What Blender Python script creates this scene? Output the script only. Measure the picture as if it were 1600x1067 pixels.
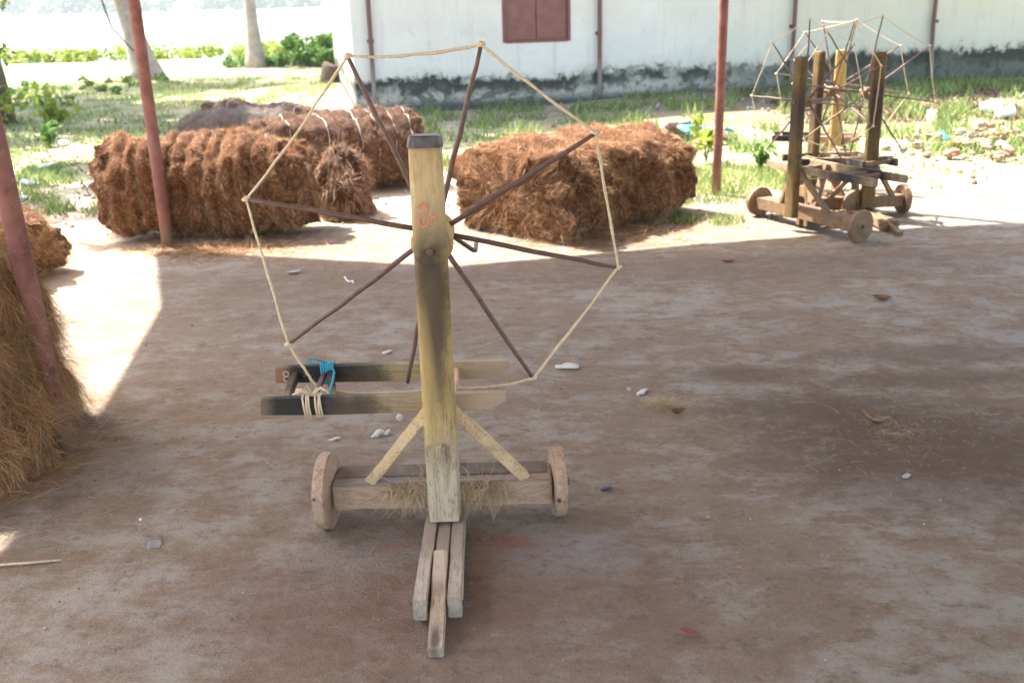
import bpy, bmesh, math, random
import numpy as np
from mathutils import Vector, Matrix, noise
R = math.radians
random.seed(7)
rng = np.random.default_rng(7)
for o in list(bpy.data.objects): bpy.data.objects.remove(o)
sc = bpy.context.scene
col = sc.collection

# ------------------------------------------------------------------ camera
p_, r_ = R(18.9), R(1.63)
Fv = Vector((0, math.cos(p_), -math.sin(p_)))
R0 = Vector((1, 0, 0)); U0 = Vector((0, math.sin(p_), math.cos(p_)))
Rv = math.cos(r_) * R0 - math.sin(r_) * U0
Uv = math.cos(r_) * U0 + math.sin(r_) * R0
cd = bpy.data.cameras.new('camera'); cam = bpy.data.objects.new('camera', cd); col.objects.link(cam)
M = Matrix((Rv, Uv, -Fv)).transposed().to_4x4(); M.translation = (0, 0, 1.55)
cam.matrix_world = M
cd.sensor_width = 36; cd.lens = 1560 / 1600 * 36
cd.clip_start = .05; cd.clip_end = 3000
cd.dof.use_dof = True; cd.dof.focus_distance = 2.85; cd.dof.aperture_fstop = 4.5
sc.camera = cam
# ------------------------------------------------------------------ sky, sun, exposure
SUN_AZ = Vector((-.80, .60, 0)).normalized(); SUN_EL = R(57)
to_sun = Vector((SUN_AZ.x * math.cos(SUN_EL), SUN_AZ.y * math.cos(SUN_EL), math.sin(SUN_EL)))
w = bpy.data.worlds.new('World'); sc.world = w; w.use_nodes = True
nt = w.node_tree; bg = nt.nodes['Background']
sky = nt.nodes.new('ShaderNodeTexSky'); sky.sky_type = 'NISHITA'; sky.sun_disc = False
sky.sun_elevation = SUN_EL; sky.sun_rotation = math.atan2(to_sun.x, to_sun.y)
sky.dust_density = 3.0; sky.air_density = 1.2; sky.altitude = 10
nt.links.new(sky.outputs[0], bg.inputs[0]); bg.inputs[1].default_value = .15
sd = bpy.data.lights.new('sun', 'SUN'); sun = bpy.data.objects.new('sun', sd); col.objects.link(sun)
sd.energy = 5.0; sd.angle = R(.55); sd.color = (1, .95, .87)
sun.rotation_euler = to_sun.to_track_quat('Z', 'Y').to_euler(); sun.location = (-8, 9, 14)
sc.view_settings.view_transform = 'Standard'; sc.view_settings.look = 'None'
sc.view_settings.gamma = 1; sc.view_settings.use_curve_mapping = False
sc.view_settings.exposure = 2.35
sc.cycles.max_bounces = 8; sc.cycles.diffuse_bounces = 5

# ------------------------------------------------------------------ material helpers
class NB:
    def __init__(s, name):
        s.m = bpy.data.materials.new(name); s.m.use_nodes = True
        s.t = s.m.node_tree; s.b = s.t.nodes['Principled BSDF']
        s.b.inputs['Specular IOR Level'].default_value = .25
    def n(s, ty, **k):
        x = s.t.nodes.new(ty)
        for a, b in k.items(): setattr(x, a, b)
        return x
    def l(s, a, b): s.t.links.new(a, b)
    def coord(s, which='Object', scale=(1, 1, 1)):
        c = s.n('ShaderNodeTexCoord'); mp = s.n('ShaderNodeMapping'); mp.inputs['Scale'].default_value = scale
        s.l(c.outputs[which], mp.inputs[0]); return mp.outputs[0]
    def noise(s, v, scale, detail=5, rough=.6, dist=0):
        x = s.n('ShaderNodeTexNoise'); s.l(v, x.inputs['Vector'])
        x.inputs['Scale'].default_value = scale; x.inputs['Detail'].default_value = detail
        x.inputs['Roughness'].default_value = rough; x.inputs['Distortion'].default_value = dist
        return x.outputs['Fac']
    def ramp(s, f, stops):
        x = s.n('ShaderNodeValToRGB'); s.l(f, x.inputs[0]); e = x.color_ramp.elements
        while len(e) < len(stops): e.new(.5)
        for i, (p, c) in enumerate(stops):
            e[i].position = p
            c = (c, c, c) if not hasattr(c, '__len__') else c
            e[i].color = (*c, 1)
        return x.outputs[0]
    def mix(s, f, a, b, mode='MIX'):
        x = s.n('ShaderNodeMix'); x.data_type = 'RGBA'; x.blend_type = mode
        for i, v in ((0, f), (6, a), (7, b)):
            if isinstance(v, (int, float)): x.inputs[i].default_value = v
            elif isinstance(v, tuple): x.inputs[i].default_value = (*v, 1)
            else: s.l(v, x.inputs[i])
        return x.outputs[2]
    def math(s, op, a, b=None):
        x = s.n('ShaderNodeMath', operation=op)
        for i, v in enumerate((a, b)):
            if v is None: continue
            if isinstance(v, (int, float)): x.inputs[i].default_value = v
            else: s.l(v, x.inputs[i])
        return x.outputs[0]
    def blob(s, v, c, rad, soft=.5, warp=None):
        """1 inside an ellipsoid blob at c with radii rad, ragged by warp"""
        a = s.n('ShaderNodeVectorMath', operation='SUBTRACT'); s.l(v, a.inputs[0]); a.inputs[1].default_value = c
        d = s.n('ShaderNodeVectorMath', operation='DIVIDE'); s.l(a.outputs[0], d.inputs[0]); d.inputs[1].default_value = rad
        ln = s.n('ShaderNodeVectorMath', operation='LENGTH'); s.l(d.outputs[0], ln.inputs[0])
        x = ln.outputs['Value']
        if warp is not None:
            x = s.math('ADD', x, s.math('MULTIPLY', s.math('SUBTRACT', warp, .5), 1.6))
        mr = s.n('ShaderNodeMapRange'); s.l(x, mr.inputs[0])
        mr.inputs[1].default_value = 1 - soft; mr.inputs[2].default_value = 1 + soft
        mr.inputs[3].default_value = 1; mr.inputs[4].default_value = 0
        return mr.outputs[0]
    def done(s, colr=None, rough=.8, bump=None, bs=.3, bd=.005):
        if colr is not None:
            if isinstance(colr, tuple): s.b.inputs['Base Color'].default_value = (*colr, 1)
            else: s.l(colr, s.b.inputs['Base Color'])
        if isinstance(rough, (int, float)): s.b.inputs['Roughness'].default_value = rough
        else: s.l(rough, s.b.inputs['Roughness'])
        if bump is not None:
            x = s.n('ShaderNodeBump'); x.inputs['Strength'].default_value = bs; x.inputs['Distance'].default_value = bd
            s.l(bump, x.inputs['Height']); s.l(x.outputs[0], s.b.inputs['Normal'])
        return s.m

def wood(name, a, b, dark, sc3=(30, 30, 3), grime=None, rough=.65):
    k = NB(name); v = k.coord('Object', sc3); o = k.coord('Object')
    g = k.noise(v, 1.6, 7, .65, .6)
    c = k.mix(k.ramp(g, [(.3, 0), (.7, 1)]), a, b)
    big = k.noise(o, 7, 5, .6)
    c = k.mix(k.ramp(big, [(.45, 0), (.75, .8)]), c, dark)
    fine = k.noise(v, 9, 3, .7)
    kn = k.noise(k.coord('Object', tuple(q * .35 for q in sc3)), 2.2, 6, .7, 1.2)
    c = k.mix(k.ramp(kn, [(.50, 0), (.525, .65), (.56, 0)]), c, tuple(x * .6 for x in dark))
    c = k.mix(k.ramp(fine, [(.28, .75), (.44, 0)]), c, tuple(x * .35 for x in dark))
    sp = k.noise(o, 60, 3, .6)
    c = k.mix(k.ramp(sp, [(.66, 0), (.74, .6)]), c, tuple(x * .4 for x in dark))
    for gc, gr, gcol, gs in (grime or []):
        m = k.blob(o, gc, gr, .5, k.noise(o, 14, 5, .65))
        c = k.mix(k.math('MULTIPLY', m, gs), c, gcol)
    return k.done(c, k.ramp(g, [(.2, rough - .12), (.8, rough + .15)]), k.math('ADD', k.math('MULTIPLY', g, .7), fine), .35, .002)

def simple(name, c1, c2, scale=20, rough=.7, bs=.25, bd=.002, metal=0, spec=None):
    k = NB(name); v = k.coord('Object'); n1 = k.noise(v, scale, 5, .65)
    c = k.mix(k.ramp(n1, [(.3, 0), (.7, 1)]), c1, c2)
    k.b.inputs['Metallic'].default_value = metal
    if spec is not None: k.b.inputs['Specular IOR Level'].default_value = spec
    return k.done(c, rough, n1, bs, bd)

def fibre_mat(name, cols, rough=.75, trans=.25):
    k = NB(name); at = k.n('ShaderNodeAttribute'); at.attribute_name = 'rnd'
    v = k.coord('Object'); n1 = k.noise(v, 3.5, 4, .6)
    c = k.ramp(at.outputs['Fac'], [(i / (len(cols) - 1), cc) for i, cc in enumerate(cols)])
    c = k.mix(k.ramp(n1, [(.3, .5), (.62, 0)]), c, tuple(x * .55 for x in cols[0]))
    k.done(c, rough)
    if trans:
        tr = k.n('ShaderNodeBsdfTranslucent'); mx = k.n('ShaderNodeMixShader'); mx.inputs[0].default_value = trans
        k.l(c, tr.inputs[0]); out = k.t.nodes['Material Output']
        k.l(k.b.outputs[0], mx.inputs[1]); k.l(tr.outputs[0], mx.inputs[2]); k.l(mx.outputs[0], out.inputs[0])
    return k.m

# ------------------------------------------------------------------ object helpers
def tag(o, label=None, cat=None, group=None, kind=None):
    if label: o['label'] = label
    if cat: o['category'] = cat
    if group: o['group'] = group
    if kind: o['kind'] = kind
    return o
def empty(name, loc=(0, 0, 0), rz=0):
    o = bpy.data.objects.new(name, None); o.empty_display_size = .1
    o.location = loc; o.rotation_euler = (0, 0, rz); col.objects.link(o); return o
def obj(name, me, mat, parent=None, loc=None, rot=None):
    o = bpy.data.objects.new(name, me); col.objects.link(o)
    if mat and not me.materials: me.materials.append(mat)
    if parent: o.parent = parent
    if loc: o.location = loc
    if rot: o.rotation_euler = rot
    return o
def copy_tree(o, parent=None):
    c = o.copy(); col.objects.link(c); c.parent = parent
    for ch in o.children: copy_tree(ch, c)
    return c
def bmesh_to(bm, name, smooth=False):
    me = bpy.data.meshes.new(name); bm.normal_update(); bm.to_mesh(me); bm.free()
    if smooth: me.shade_smooth()
    return me
def arrmesh(name, V, Fc, smooth=False, rnd=None):
    me = bpy.data.meshes.new(name)
    V = np.asarray(V, np.float32); Fc = np.asarray(Fc, np.int32)
    me.vertices.add(len(V)); me.vertices.foreach_set('co', V.ravel())
    nf, k = Fc.shape
    me.loops.add(nf * k); me.loops.foreach_set('vertex_index', Fc.ravel())
    me.polygons.add(nf); me.polygons.foreach_set('loop_start', np.arange(0, nf * k, k, dtype=np.int32))
    me.polygons.foreach_set('loop_total', np.full(nf, k, np.int32))
    if smooth: me.polygons.foreach_set('use_smooth', np.ones(nf, bool))
    if rnd is not None:
        a = me.attributes.new('rnd', 'FLOAT', 'POINT'); a.data.foreach_set('value', np.asarray(rnd, np.float32))
    me.update(calc_edges=True); return me
def hull(pts, bevel=.003, seg=1, wob=0):
    """closed prism between two matching outlines pts[0], pts[1]"""
    bm = bmesh.new(); a = [bm.verts.new(p) for p in pts[0]]; b = [bm.verts.new(p) for p in pts[1]]
    n = len(a); bm.faces.new(a[::-1]); bm.faces.new(b)
    for i in range(n): bm.faces.new((a[i], a[(i + 1) % n], b[(i + 1) % n], b[i]))
    bmesh.ops.recalc_face_normals(bm, faces=bm.faces)
    if bevel: bmesh.ops.bevel(bm, geom=list(bm.edges), offset=bevel, segments=seg, affect='EDGES', clamp_overlap=True)
    if wob:
        for v in bm.verts: v.co += Vector([random.uniform(-wob, wob) for _ in range(3)])
    return bm
def timber(a, b, wx, wy, up=(0, 0, 1), bevel=.004, cuts=8, wob=.0012, taper=(1, 1)):
    """rough-sawn bar from a to b; wx across, wy along 'up'"""
    a, b = Vector(a), Vector(b); d = (b - a).normalized(); u = Vector(up); s = d.cross(u).normalized(); u = s.cross(d)
    bm = bmesh.new(); rings = []
    for i in range(cuts + 1):
        t = i / cuts; c = a.lerp(b, t); k = taper[0] + (taper[1] - taper[0]) * t
        off = Vector([random.uniform(-wob, wob) for _ in range(3)])
        rings.append([bm.verts.new(c + off + s * sx * wx * k / 2 + u * sy * wy * k / 2) for sx, sy in ((-1, -1), (1, -1), (1, 1), (-1, 1))])
    for r0, r1 in zip(rings, rings[1:]):
        for i in range(4): bm.faces.new((r0[i], r0[(i + 1) % 4], r1[(i + 1) % 4], r1[i]))
    bm.faces.new(rings[0][::-1]); bm.faces.new(rings[-1])
    bmesh.ops.recalc_face_normals(bm, faces=bm.faces)
    ed = [e for e in bm.edges if len(e.link_faces) == 2 and e.calc_face_angle(0) > .6]
    bmesh.ops.bevel(bm, geom=ed, offset=bevel, segments=2, affect='EDGES', clamp_overlap=True)
    return bm
def box(x0, x1, y0, y1, z0, z1, bevel=.003, wob=0):
    return hull([[(x0, y0, z0), (x1, y0, z0), (x1, y1, z0), (x0, y1, z0)], [(x0, y0, z1), (x1, y0, z1), (x1, y1, z1), (x0, y1, z1)]], bevel, 2, wob)
def tube(pts, r, n=8, closed=False, twist=0):
    pts = [Vector(p) for p in pts]; m = len(pts); rs = r if hasattr(r, '__len__') else [r] * m
    bm = bmesh.new(); rings = []; prev = None
    for i, p in enumerate(pts):
        if closed: d = pts[(i + 1) % m] - pts[i - 1]
        else: d = pts[min(i + 1, m - 1)] - pts[max(i - 1, 0)]
        d.normalize()
        if prev is None:
            s = d.orthogonal().normalized()
        else:
            s = (prev - d * prev.dot(d)).normalized()
        prev = s; u = d.cross(s)
        rings.append([bm.verts.new(p + (s * math.cos(2 * math.pi * k / n) + u * math.sin(2 * math.pi * k / n)) * rs[i]) for k in range(n)])
    rg = range(m if closed else m - 1)
    for i in rg:
        a, b = rings[i], rings[(i + 1) % m]
        for k in range(n): bm.faces.new((a[k], a[(k + 1) % n], b[(k + 1) % n], b[k]))
    if not closed: bm.faces.new(rings[0][::-1]); bm.faces.new(rings[-1])
    bmesh.ops.recalc_face_normals(bm, faces=bm.faces)
    return bm
def tubes(list_of, n=6):
    bm = bmesh.new()
    for pts, r in list_of:
        t = tube(pts, r, n); me = bpy.data.meshes.new('tmp'); t.to_mesh(me); t.free(); bm.from_mesh(me); bpy.data.meshes.remove(me)
    return bm
def lerp_pts(a, b, n, sag=0, wob=0):
    a, b = Vector(a), Vector(b); out = []
    for i in range(n + 1):
        t = i / n; q = a.lerp(b, t); q.z -= sag * 4 * t * (1 - t)
        if 0 < i < n: q += Vector([random.uniform(-wob, wob) for _ in range(3)])
        out.append(q)
    return out
def disc(r, th, n=40, wob=.004, bevel=.006, hub=.0):
    """solid sawn wheel, axis along local X"""
    rr = [r + random.uniform(-wob, wob) for _ in range(n)]
    rr = [(rr[i] + rr[i - 1] + rr[(i + 1) % n]) / 3 for i in range(n)]
    P = [[(s * th / 2, math.cos(2 * math.pi * i / n) * rr[i], math.sin(2 * math.pi * i / n) * rr[i]) for i in range(n)] for s in (-1, 1)]
    return hull(P, bevel, 2)

# fibres: short curly ribbons grown from points
def fibres(name, P, N, length, width, mat, parent=None, lift=.4, down=.3, curl=.5, segs=4, kind='stuff', along=None, floor=None, flow=0, fs=5.0):
    n = len(P); P = np.asarray(P, float); N = np.asarray(N, float)
    T = rng.normal(size=(n, 3))
    if flow:
        q1, q2 = P * fs, P * fs * 2.3
        F3 = np.stack([np.sin(q1[:, 1] * 1.7 + 2 * np.sin(q1[:, 2] * 1.3 + q2[:, 0])), np.sin(q1[:, 2] * 1.9 + 2 * np.sin(q1[:, 0] * 1.1 + q2[:, 1] * .7)), np.sin(q1[:, 0] * 1.5 + 2 * np.sin(q1[:, 1] * 1.6 + q2[:, 2] * .8)) - .35], 1)
        T = T * (1 - flow) + F3 * flow * 1.6
    T -= (T * N).sum(1)[:, None] * N; T /= np.linalg.norm(T, axis=1)[:, None] + 1e-9
    D = T + N * (lift * rng.uniform(.2, 1.6, n))[:, None] + np.array([0, 0, -1.]) * (down * rng.uniform(0, 1.5, n))[:, None]
    if along is not None: D += np.asarray(along)[None, :] * rng.normal(size=n)[:, None]
    D /= np.linalg.norm(D, axis=1)[:, None]
    L = length * rng.uniform(.35, 1.35, n) / segs
    ax = rng.normal(size=(n, 3)); ax /= np.linalg.norm(ax, axis=1)[:, None]
    W = np.cross(D, rng.normal(size=(n, 3))); W /= np.linalg.norm(W, axis=1)[:, None] + 1e-9
    q = P - N * .004; V = []
    for i in range(segs + 1):
        wd = width * (1 - .75 * i / segs) / 2
        V.append(q - W * wd); V.append(q + W * wd)
        q = q + D * L[:, None]
        D = D + np.cross(ax, D) * (curl * rng.uniform(.2, 1.2, n))[:, None] + np.array([0, 0, -.12 * down])
        D /= np.linalg.norm(D, axis=1)[:, None]
        if floor is not None: q[:, 2] = np.maximum(q[:, 2], floor + .002)
    V = np.stack(V, 1).reshape(-1, 3)
    k = 2 * (segs + 1); base = np.arange(n)[:, None] * k
    Fc = np.concatenate([base + np.array([2 * i, 2 * i + 1, 2 * i + 3, 2 * i + 2])[None] for i in range(segs)], 0)
    rnd = np.repeat(rng.uniform(0, 1, n), k)
    o = obj(name, arrmesh(name, V, Fc, rnd=rnd), mat, parent)
    if kind: o['kind'] = kind
    return o
def sample(me, n, zmin=None):
    me.calc_loop_triangles()
    t = np.zeros(len(me.loop_triangles) * 3, np.int32); me.loop_triangles.foreach_get('vertices', t); t = t.reshape(-1, 3)
    v = np.zeros(len(me.vertices) * 3, np.float32); me.vertices.foreach_get('co', v); v = v.reshape(-1, 3)
    a, b, c = v[t[:, 0]], v[t[:, 1]], v[t[:, 2]]; nn = np.cross(b - a, c - a); ar = np.linalg.norm(nn, axis=1) + 1e-12
    i = rng.choice(len(t), n, p=ar / ar.sum()); u = rng.uniform(size=(n, 2)); m = u.sum(1) > 1; u[m] = 1 - u[m]
    P = a[i] + (b[i] - a[i]) * u[:, :1] + (c[i] - a[i]) * u[:, 1:]
    return P, nn[i] / ar[i][:, None]

# ------------------------------------------------------------------ materials
coir_red = fibre_mat('coir_fibre_red', [(.20, .088, .035), (.36, .18, .075), (.58, .36, .18), (.86, .69, .47)], .65, .10)
coir_dark = fibre_mat('coir_fibre_dark', [(.14, .065, .035), (.27, .14, .077), (.45, .28, .17), (.76, .59, .43)], .65, .08)
coir_grey = fibre_mat('coir_fibre_grey', [(.12, .085, .065), (.20, .15, .12), (.32, .26, .21), (.48, .41, .35)], .45, .08)
coir_tan = fibre_mat('coir_fibre_tan', [(.22, .095, .036), (.37, .19, .075), (.52, .31, .145), (.74, .53, .32)], .6, .1)
coir_pale = fibre_mat('coir_fibre_pale', [(.50, .37, .21), (.60, .46, .28), (.68, .54, .36), (.76, .64, .46)], .5, .2)
def body_mat(name, a, b):
    k = NB(name); v = k.coord('Object'); n1 = k.noise(v, 18, 8, .75, 1.5); n2 = k.noise(v, 90, 4, .7, 2)
    c = k.mix(k.ramp(n1, [(.3, 0), (.7, 1)]), a, b)
    c = k.mix(k.ramp(n2, [(.35, .5), (.55, 0)]), c, tuple(x * .5 for x in a))
    return k.done(c, .9, k.math('ADD', n1, k.math('MULTIPLY', n2, .6)), .9, .02)
core_red = body_mat('coir_core_red', (.08, .027, .010), (.20, .075, .026))
core_dark = body_mat('coir_core_dark', (.055, .025, .013), (.13, .06, .032))
core_grey = body_mat('coir_core_grey', (.10, .07, .055), (.20, .15, .12))
core_tan = body_mat('coir_core_tan', (.15, .085, .035), (.28, .17, .08))
def pole_mat():
    k = NB('rusty_red_post'); v = k.coord('Object'); a = k.noise(v, 7, 6, .7); b = k.noise(v, 32, 5, .75)
    c = k.mix(k.ramp(a, [(.35, 0), (.65, 1)]), (.15, .058, .046), (.25, .115, .092))
    c = k.mix(k.ramp(b, [(.60, 0), (.65, .8)]), c, (.09, .05, .035))
    c = k.mix(k.ramp(b, [(.33, .5), (.38, 0)]), c, (.33, .22, .19))
    sep = k.n('ShaderNodeSeparateXYZ'); k.l(v, sep.inputs[0])
    c = k.mix(k.ramp(k.math('ADD', sep.outputs[2], k.math('MULTIPLY', a, .2)), [(.12, .85), (.34, 0)]), c, (.24, .17, .12))
    return k.done(c, .6, k.math('ADD', a, b), .4, .003)
rust_pole = pole_mat()
rust_pole2 = simple('rusty_pipe', (.13, .05, .04), (.24, .11, .09), 12, .6, .3, .002)
rod_m = simple('rod_iron', (.085, .048, .036), (.16, .098, .078), 40, .5, .3, .001, 0, .4)
rope_m = simple('coir_rope', (.50, .39, .25), (.72, .61, .45), 120, .85, .8, .003)
blue_m = simple('blue_twine', (.02, .22, .33), (.06, .42, .52), 60, .55, .4, .002)
stone_m = simple('stone', (.20, .14, .10), (.38, .29, .21), 14, .9, .6, .01)
brick_m = simple('broken_brick', (.32, .12, .07), (.45, .22, .13), 14, .9, .6, .01)
white_pl = simple('white_plastic', (.78, .78, .76), (.86, .86, .86), 10, .4, .1)
shell_m = simple('shell_white', (.40, .37, .33), (.62, .60, .56), 25, .55, .3, .002)
leaf_br = simple('dry_leaf', (.14, .07, .035), (.26, .14, .07), 25, .7, .4, .003)
blue_pl = simple('blue_plastic', (.06, .17, .32), (.20, .38, .50), 12, .4, .2)
teal_pl = simple('teal_plastic', (.03, .34, .42), (.08, .50, .55), 12, .4, .2)
dark_bit = simple('dark_scrap', (.025, .03, .05), (.08, .09, .12), 20, .4, .2)
paint_red = simple('red_paint_mark', (.50, .17, .10), (.58, .27, .17), 200, .6, .1)
paint_pale = simple('pale_paint_mark', (.55, .42, .36), (.62, .50, .44), 200, .6, .1)
black_tar = (.022, .020, .020)

# upright of the large machine, its coordinates are those of the machine (foot at 0,0,0)
W_main = wood('yellow_post_wood', (.43, .30, .11), (.55, .41, .19), (.24, .155, .07), (28, 28, 2.2),
    grime=[((0, -.02, .84), (.050, .1, .16), (.030, .026, .022), .96), ((0, -.02, .68), (.034, .1, .20), (.13, .10, .055), .7), ((0, 0, 1.09), (.06, .1, .12), (.50, .40, .24), .6), ((.01, -.02, .68), (.020, .1, .13), (.07, .05, .035), .7),
           ((0, 0, 1.215), (.08, .09, .028), (.10, .09, .09), .9), ((0, 0, .16), (.08, .1, .20), (.44, .38, .27), .85),
           ((-.03, 0, .5), (.02, .1, .2), (.40, .30, .12), .5)])
W_pale = wood('pale_block_wood', (.44, .36, .24), (.55, .47, .34), (.30, .23, .15), (26, 26, 4))
W_brace = wood('fresh_brace_wood', (.60, .43, .24), (.70, .54, .33), (.46, .32, .18), (12, 12, 12))
W_beam = wood('axle_beam_wood', (.44, .31, .21), (.55, .41, .29), (.34, .24, .17), (3, 30, 30),
    grime=[((-.10, .15, .155), (.30, .2, .012), (.20, .19, .19), .8)])
W_wheel = wood('wheel_wood', (.42, .29, .20), (.53, .39, .28), (.32, .22, .16), (14, 14, 14))
W_rail = wood('rail_wood', (.40, .34, .27), (.52, .45, .37), (.33, .27, .21), (30, 3, 30),
    grime=[((0, -.05, .1), (.08, .16, .06), (.25, .20, .16), .8)])
W_prop = wood('prop_wood', (.46, .37, .28), (.58, .48, .37), (.38, .29, .21), (30, 3, 10),
    grime=[((0, -.53, .03), (.012, .05, .06), (.10, .08, .06), .9), ((0, -.35, .1), (.016, .03, .04), (.22, .17, .12), .8)])
def plank_mat(name, tanc, pinkc, yoff):
    return wood(name, tanc[0], tanc[1], tanc[2], (2.5, 40, 30),
      grime=[((-.40, yoff, .435), (.17, .2, .12), (.022, .022, .024), .98), ((-.26, yoff, .42), (.08, .2, .04), (.07, .055, .04), .8),
             ((-.54, yoff, .435), (.035, .2, .07), pinkc, .8), ((.14, yoff, .44), (.12, .2, .08), (.46, .33, .24), .7)])
W_plankF = plank_mat('cross_plank_wood', ((.30, .23, .14), (.42, .33, .21), (.24, .18, .11)), (.17, .14, .09), .07)
W_plankR = plank_mat('rear_plank_wood', ((.36, .28, .13), (.48, .38, .20), (.28, .21, .11)), (.26, .15, .10), .32)
W_bg = wood('shaded_yellow_wood', (.115, .07, .026), (.19, .125, .045), (.05, .032, .017), (26, 26, 3),  # backlit shade of the parked uprights darkened into the yellow
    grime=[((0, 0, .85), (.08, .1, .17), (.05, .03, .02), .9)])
W_bgy = wood('sunlit_yellow_wood', (.42, .30, .09), (.52, .38, .14), (.30, .20, .08), (26, 26, 3))  # same yellow wood with sunlight painted in, for the rear upright
W_bgd = wood('weathered_brown_wood', (.20, .125, .07), (.30, .20, .12), (.13, .08, .05), (12, 12, 12))
W_bgp = wood('weathered_plank_wood', (.30, .22, .13), (.40, .30, .19), (.22, .15, .09), (3, 30, 30),
    grime=[((-.42, .18, .44), (.2, .4, .14), (.022, .02, .02), .98)])
grey_strip = simple('grey_worn_sheet', (.13, .105, .08), (.25, .215, .175), 14, .85, .3, .002, 0, .1)

# ------------------------------------------------------------------ terrain
def fbm(x, y, s, o=4):
    return noise.fractal(Vector((x * s, y * s, 3.7)), 1.0, 2.0, o)
def sstep(a, b, x):
    t = max(0, min(1, (x - a) / (b - a))); return t * t * (3 - 2 * t)
def ground_z(x, y):
    z = -.022 + .02 * fbm(x, y, .5)
    e = sstep(34, 40.5, y + .8 * fbm(x, 0, .1)); z = z * (1 - e) + e * -2.6
    far = sstep(376, 384, y); z = z * (1 - far) + far * .6
    r = sstep(400, 900, y) * 14; z += r
    if y < 34: z += .10 * sstep(11, 15, y) * sstep(0, 3, x)   # ground rises a little to the house
    return z
ys = np.concatenate([np.arange(-12, 4, .5), np.arange(4, 13, .09), np.arange(13, 42, .3), np.arange(42, 372, 15), np.arange(372, 390, 2), np.geomspace(392, 2400, 20)])
xs = np.concatenate([-np.geomspace(1400, 12, 26), np.arange(-11.6, -5, .3), np.arange(-5, 7, .09), np.arange(7, 13, .3), np.geomspace(13.4, 1400, 26)])
V = [(x, y, ground_z(x, y)) for y in ys for x in xs]; nx = len(xs)
I = np.arange(len(ys) - 1)[:, None] * nx + np.arange(nx - 1)[None]; I = I.ravel()
gme = arrmesh('ground', V, np.stack([I, I + 1, I + nx + 1, I + nx], 1), True)
def ground_mat():
    k = NB('yard_ground'); v = k.coord('Object')
    n1 = k.noise(v, .8, 6, .65); n2 = k.noise(v, 5, 6, .7); n3 = k.noise(v, 45, 5, .7)
    sand = k.mix(n2, (.40, .29, .19), (.56, .45, .32))
    sand = k.mix(k.ramp(n3, [(.3, .6), (.5, 0)]), sand, (.20, .13, .08))
    grass = k.mix(n2, (.085, .12, .035), (.18, .22, .085))
    sep = k.n('ShaderNodeSeparateXYZ'); k.l(v, sep.inputs[0]); X, Y = sep.outputs[0], sep.outputs[1]
    # green lawn: far left field and the strip along the house
    g1 = k.math('MULTIPLY', k.ramp(k.math('MULTIPLY', k.math('SUBTRACT', Y, 8.0), .12), [(0, 0), (.35, 1)]),
                k.ramp(k.math('MULTIPLY', k.math('SUBTRACT', -2.6, X), .4), [(0, 0), (.6, 1)]))
    strip = k.blob(v, (3.2, 12.2, 0), (5.5, 3.4, 50), .25, n2)
    m = k.math('MAXIMUM', g1, strip)
    m = k.math('MULTIPLY', m, k.ramp(n1, [(.36, .35), (.55, 1)]))
    m = k.math('MULTIPLY', m, k.ramp(n2, [(.3, .35), (.6, 1)]))
    c = k.mix(m, sand, grass)
    litter = k.blob(v, (6.5, 14.4, 0), (5, 2.6, 50), .3, n2)
    c = k.mix(k.math('MULTIPLY', litter, .75), c, k.mix(n3, (.07, .05, .03), (.17, .11, .07)))
    return k.done(c, .95, k.math('ADD', n2, k.math('MULTIPLY', n3, .5)), .6, .02)
ground = obj('ground', gme, ground_mat()); ground['kind'] = 'structure'

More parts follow.
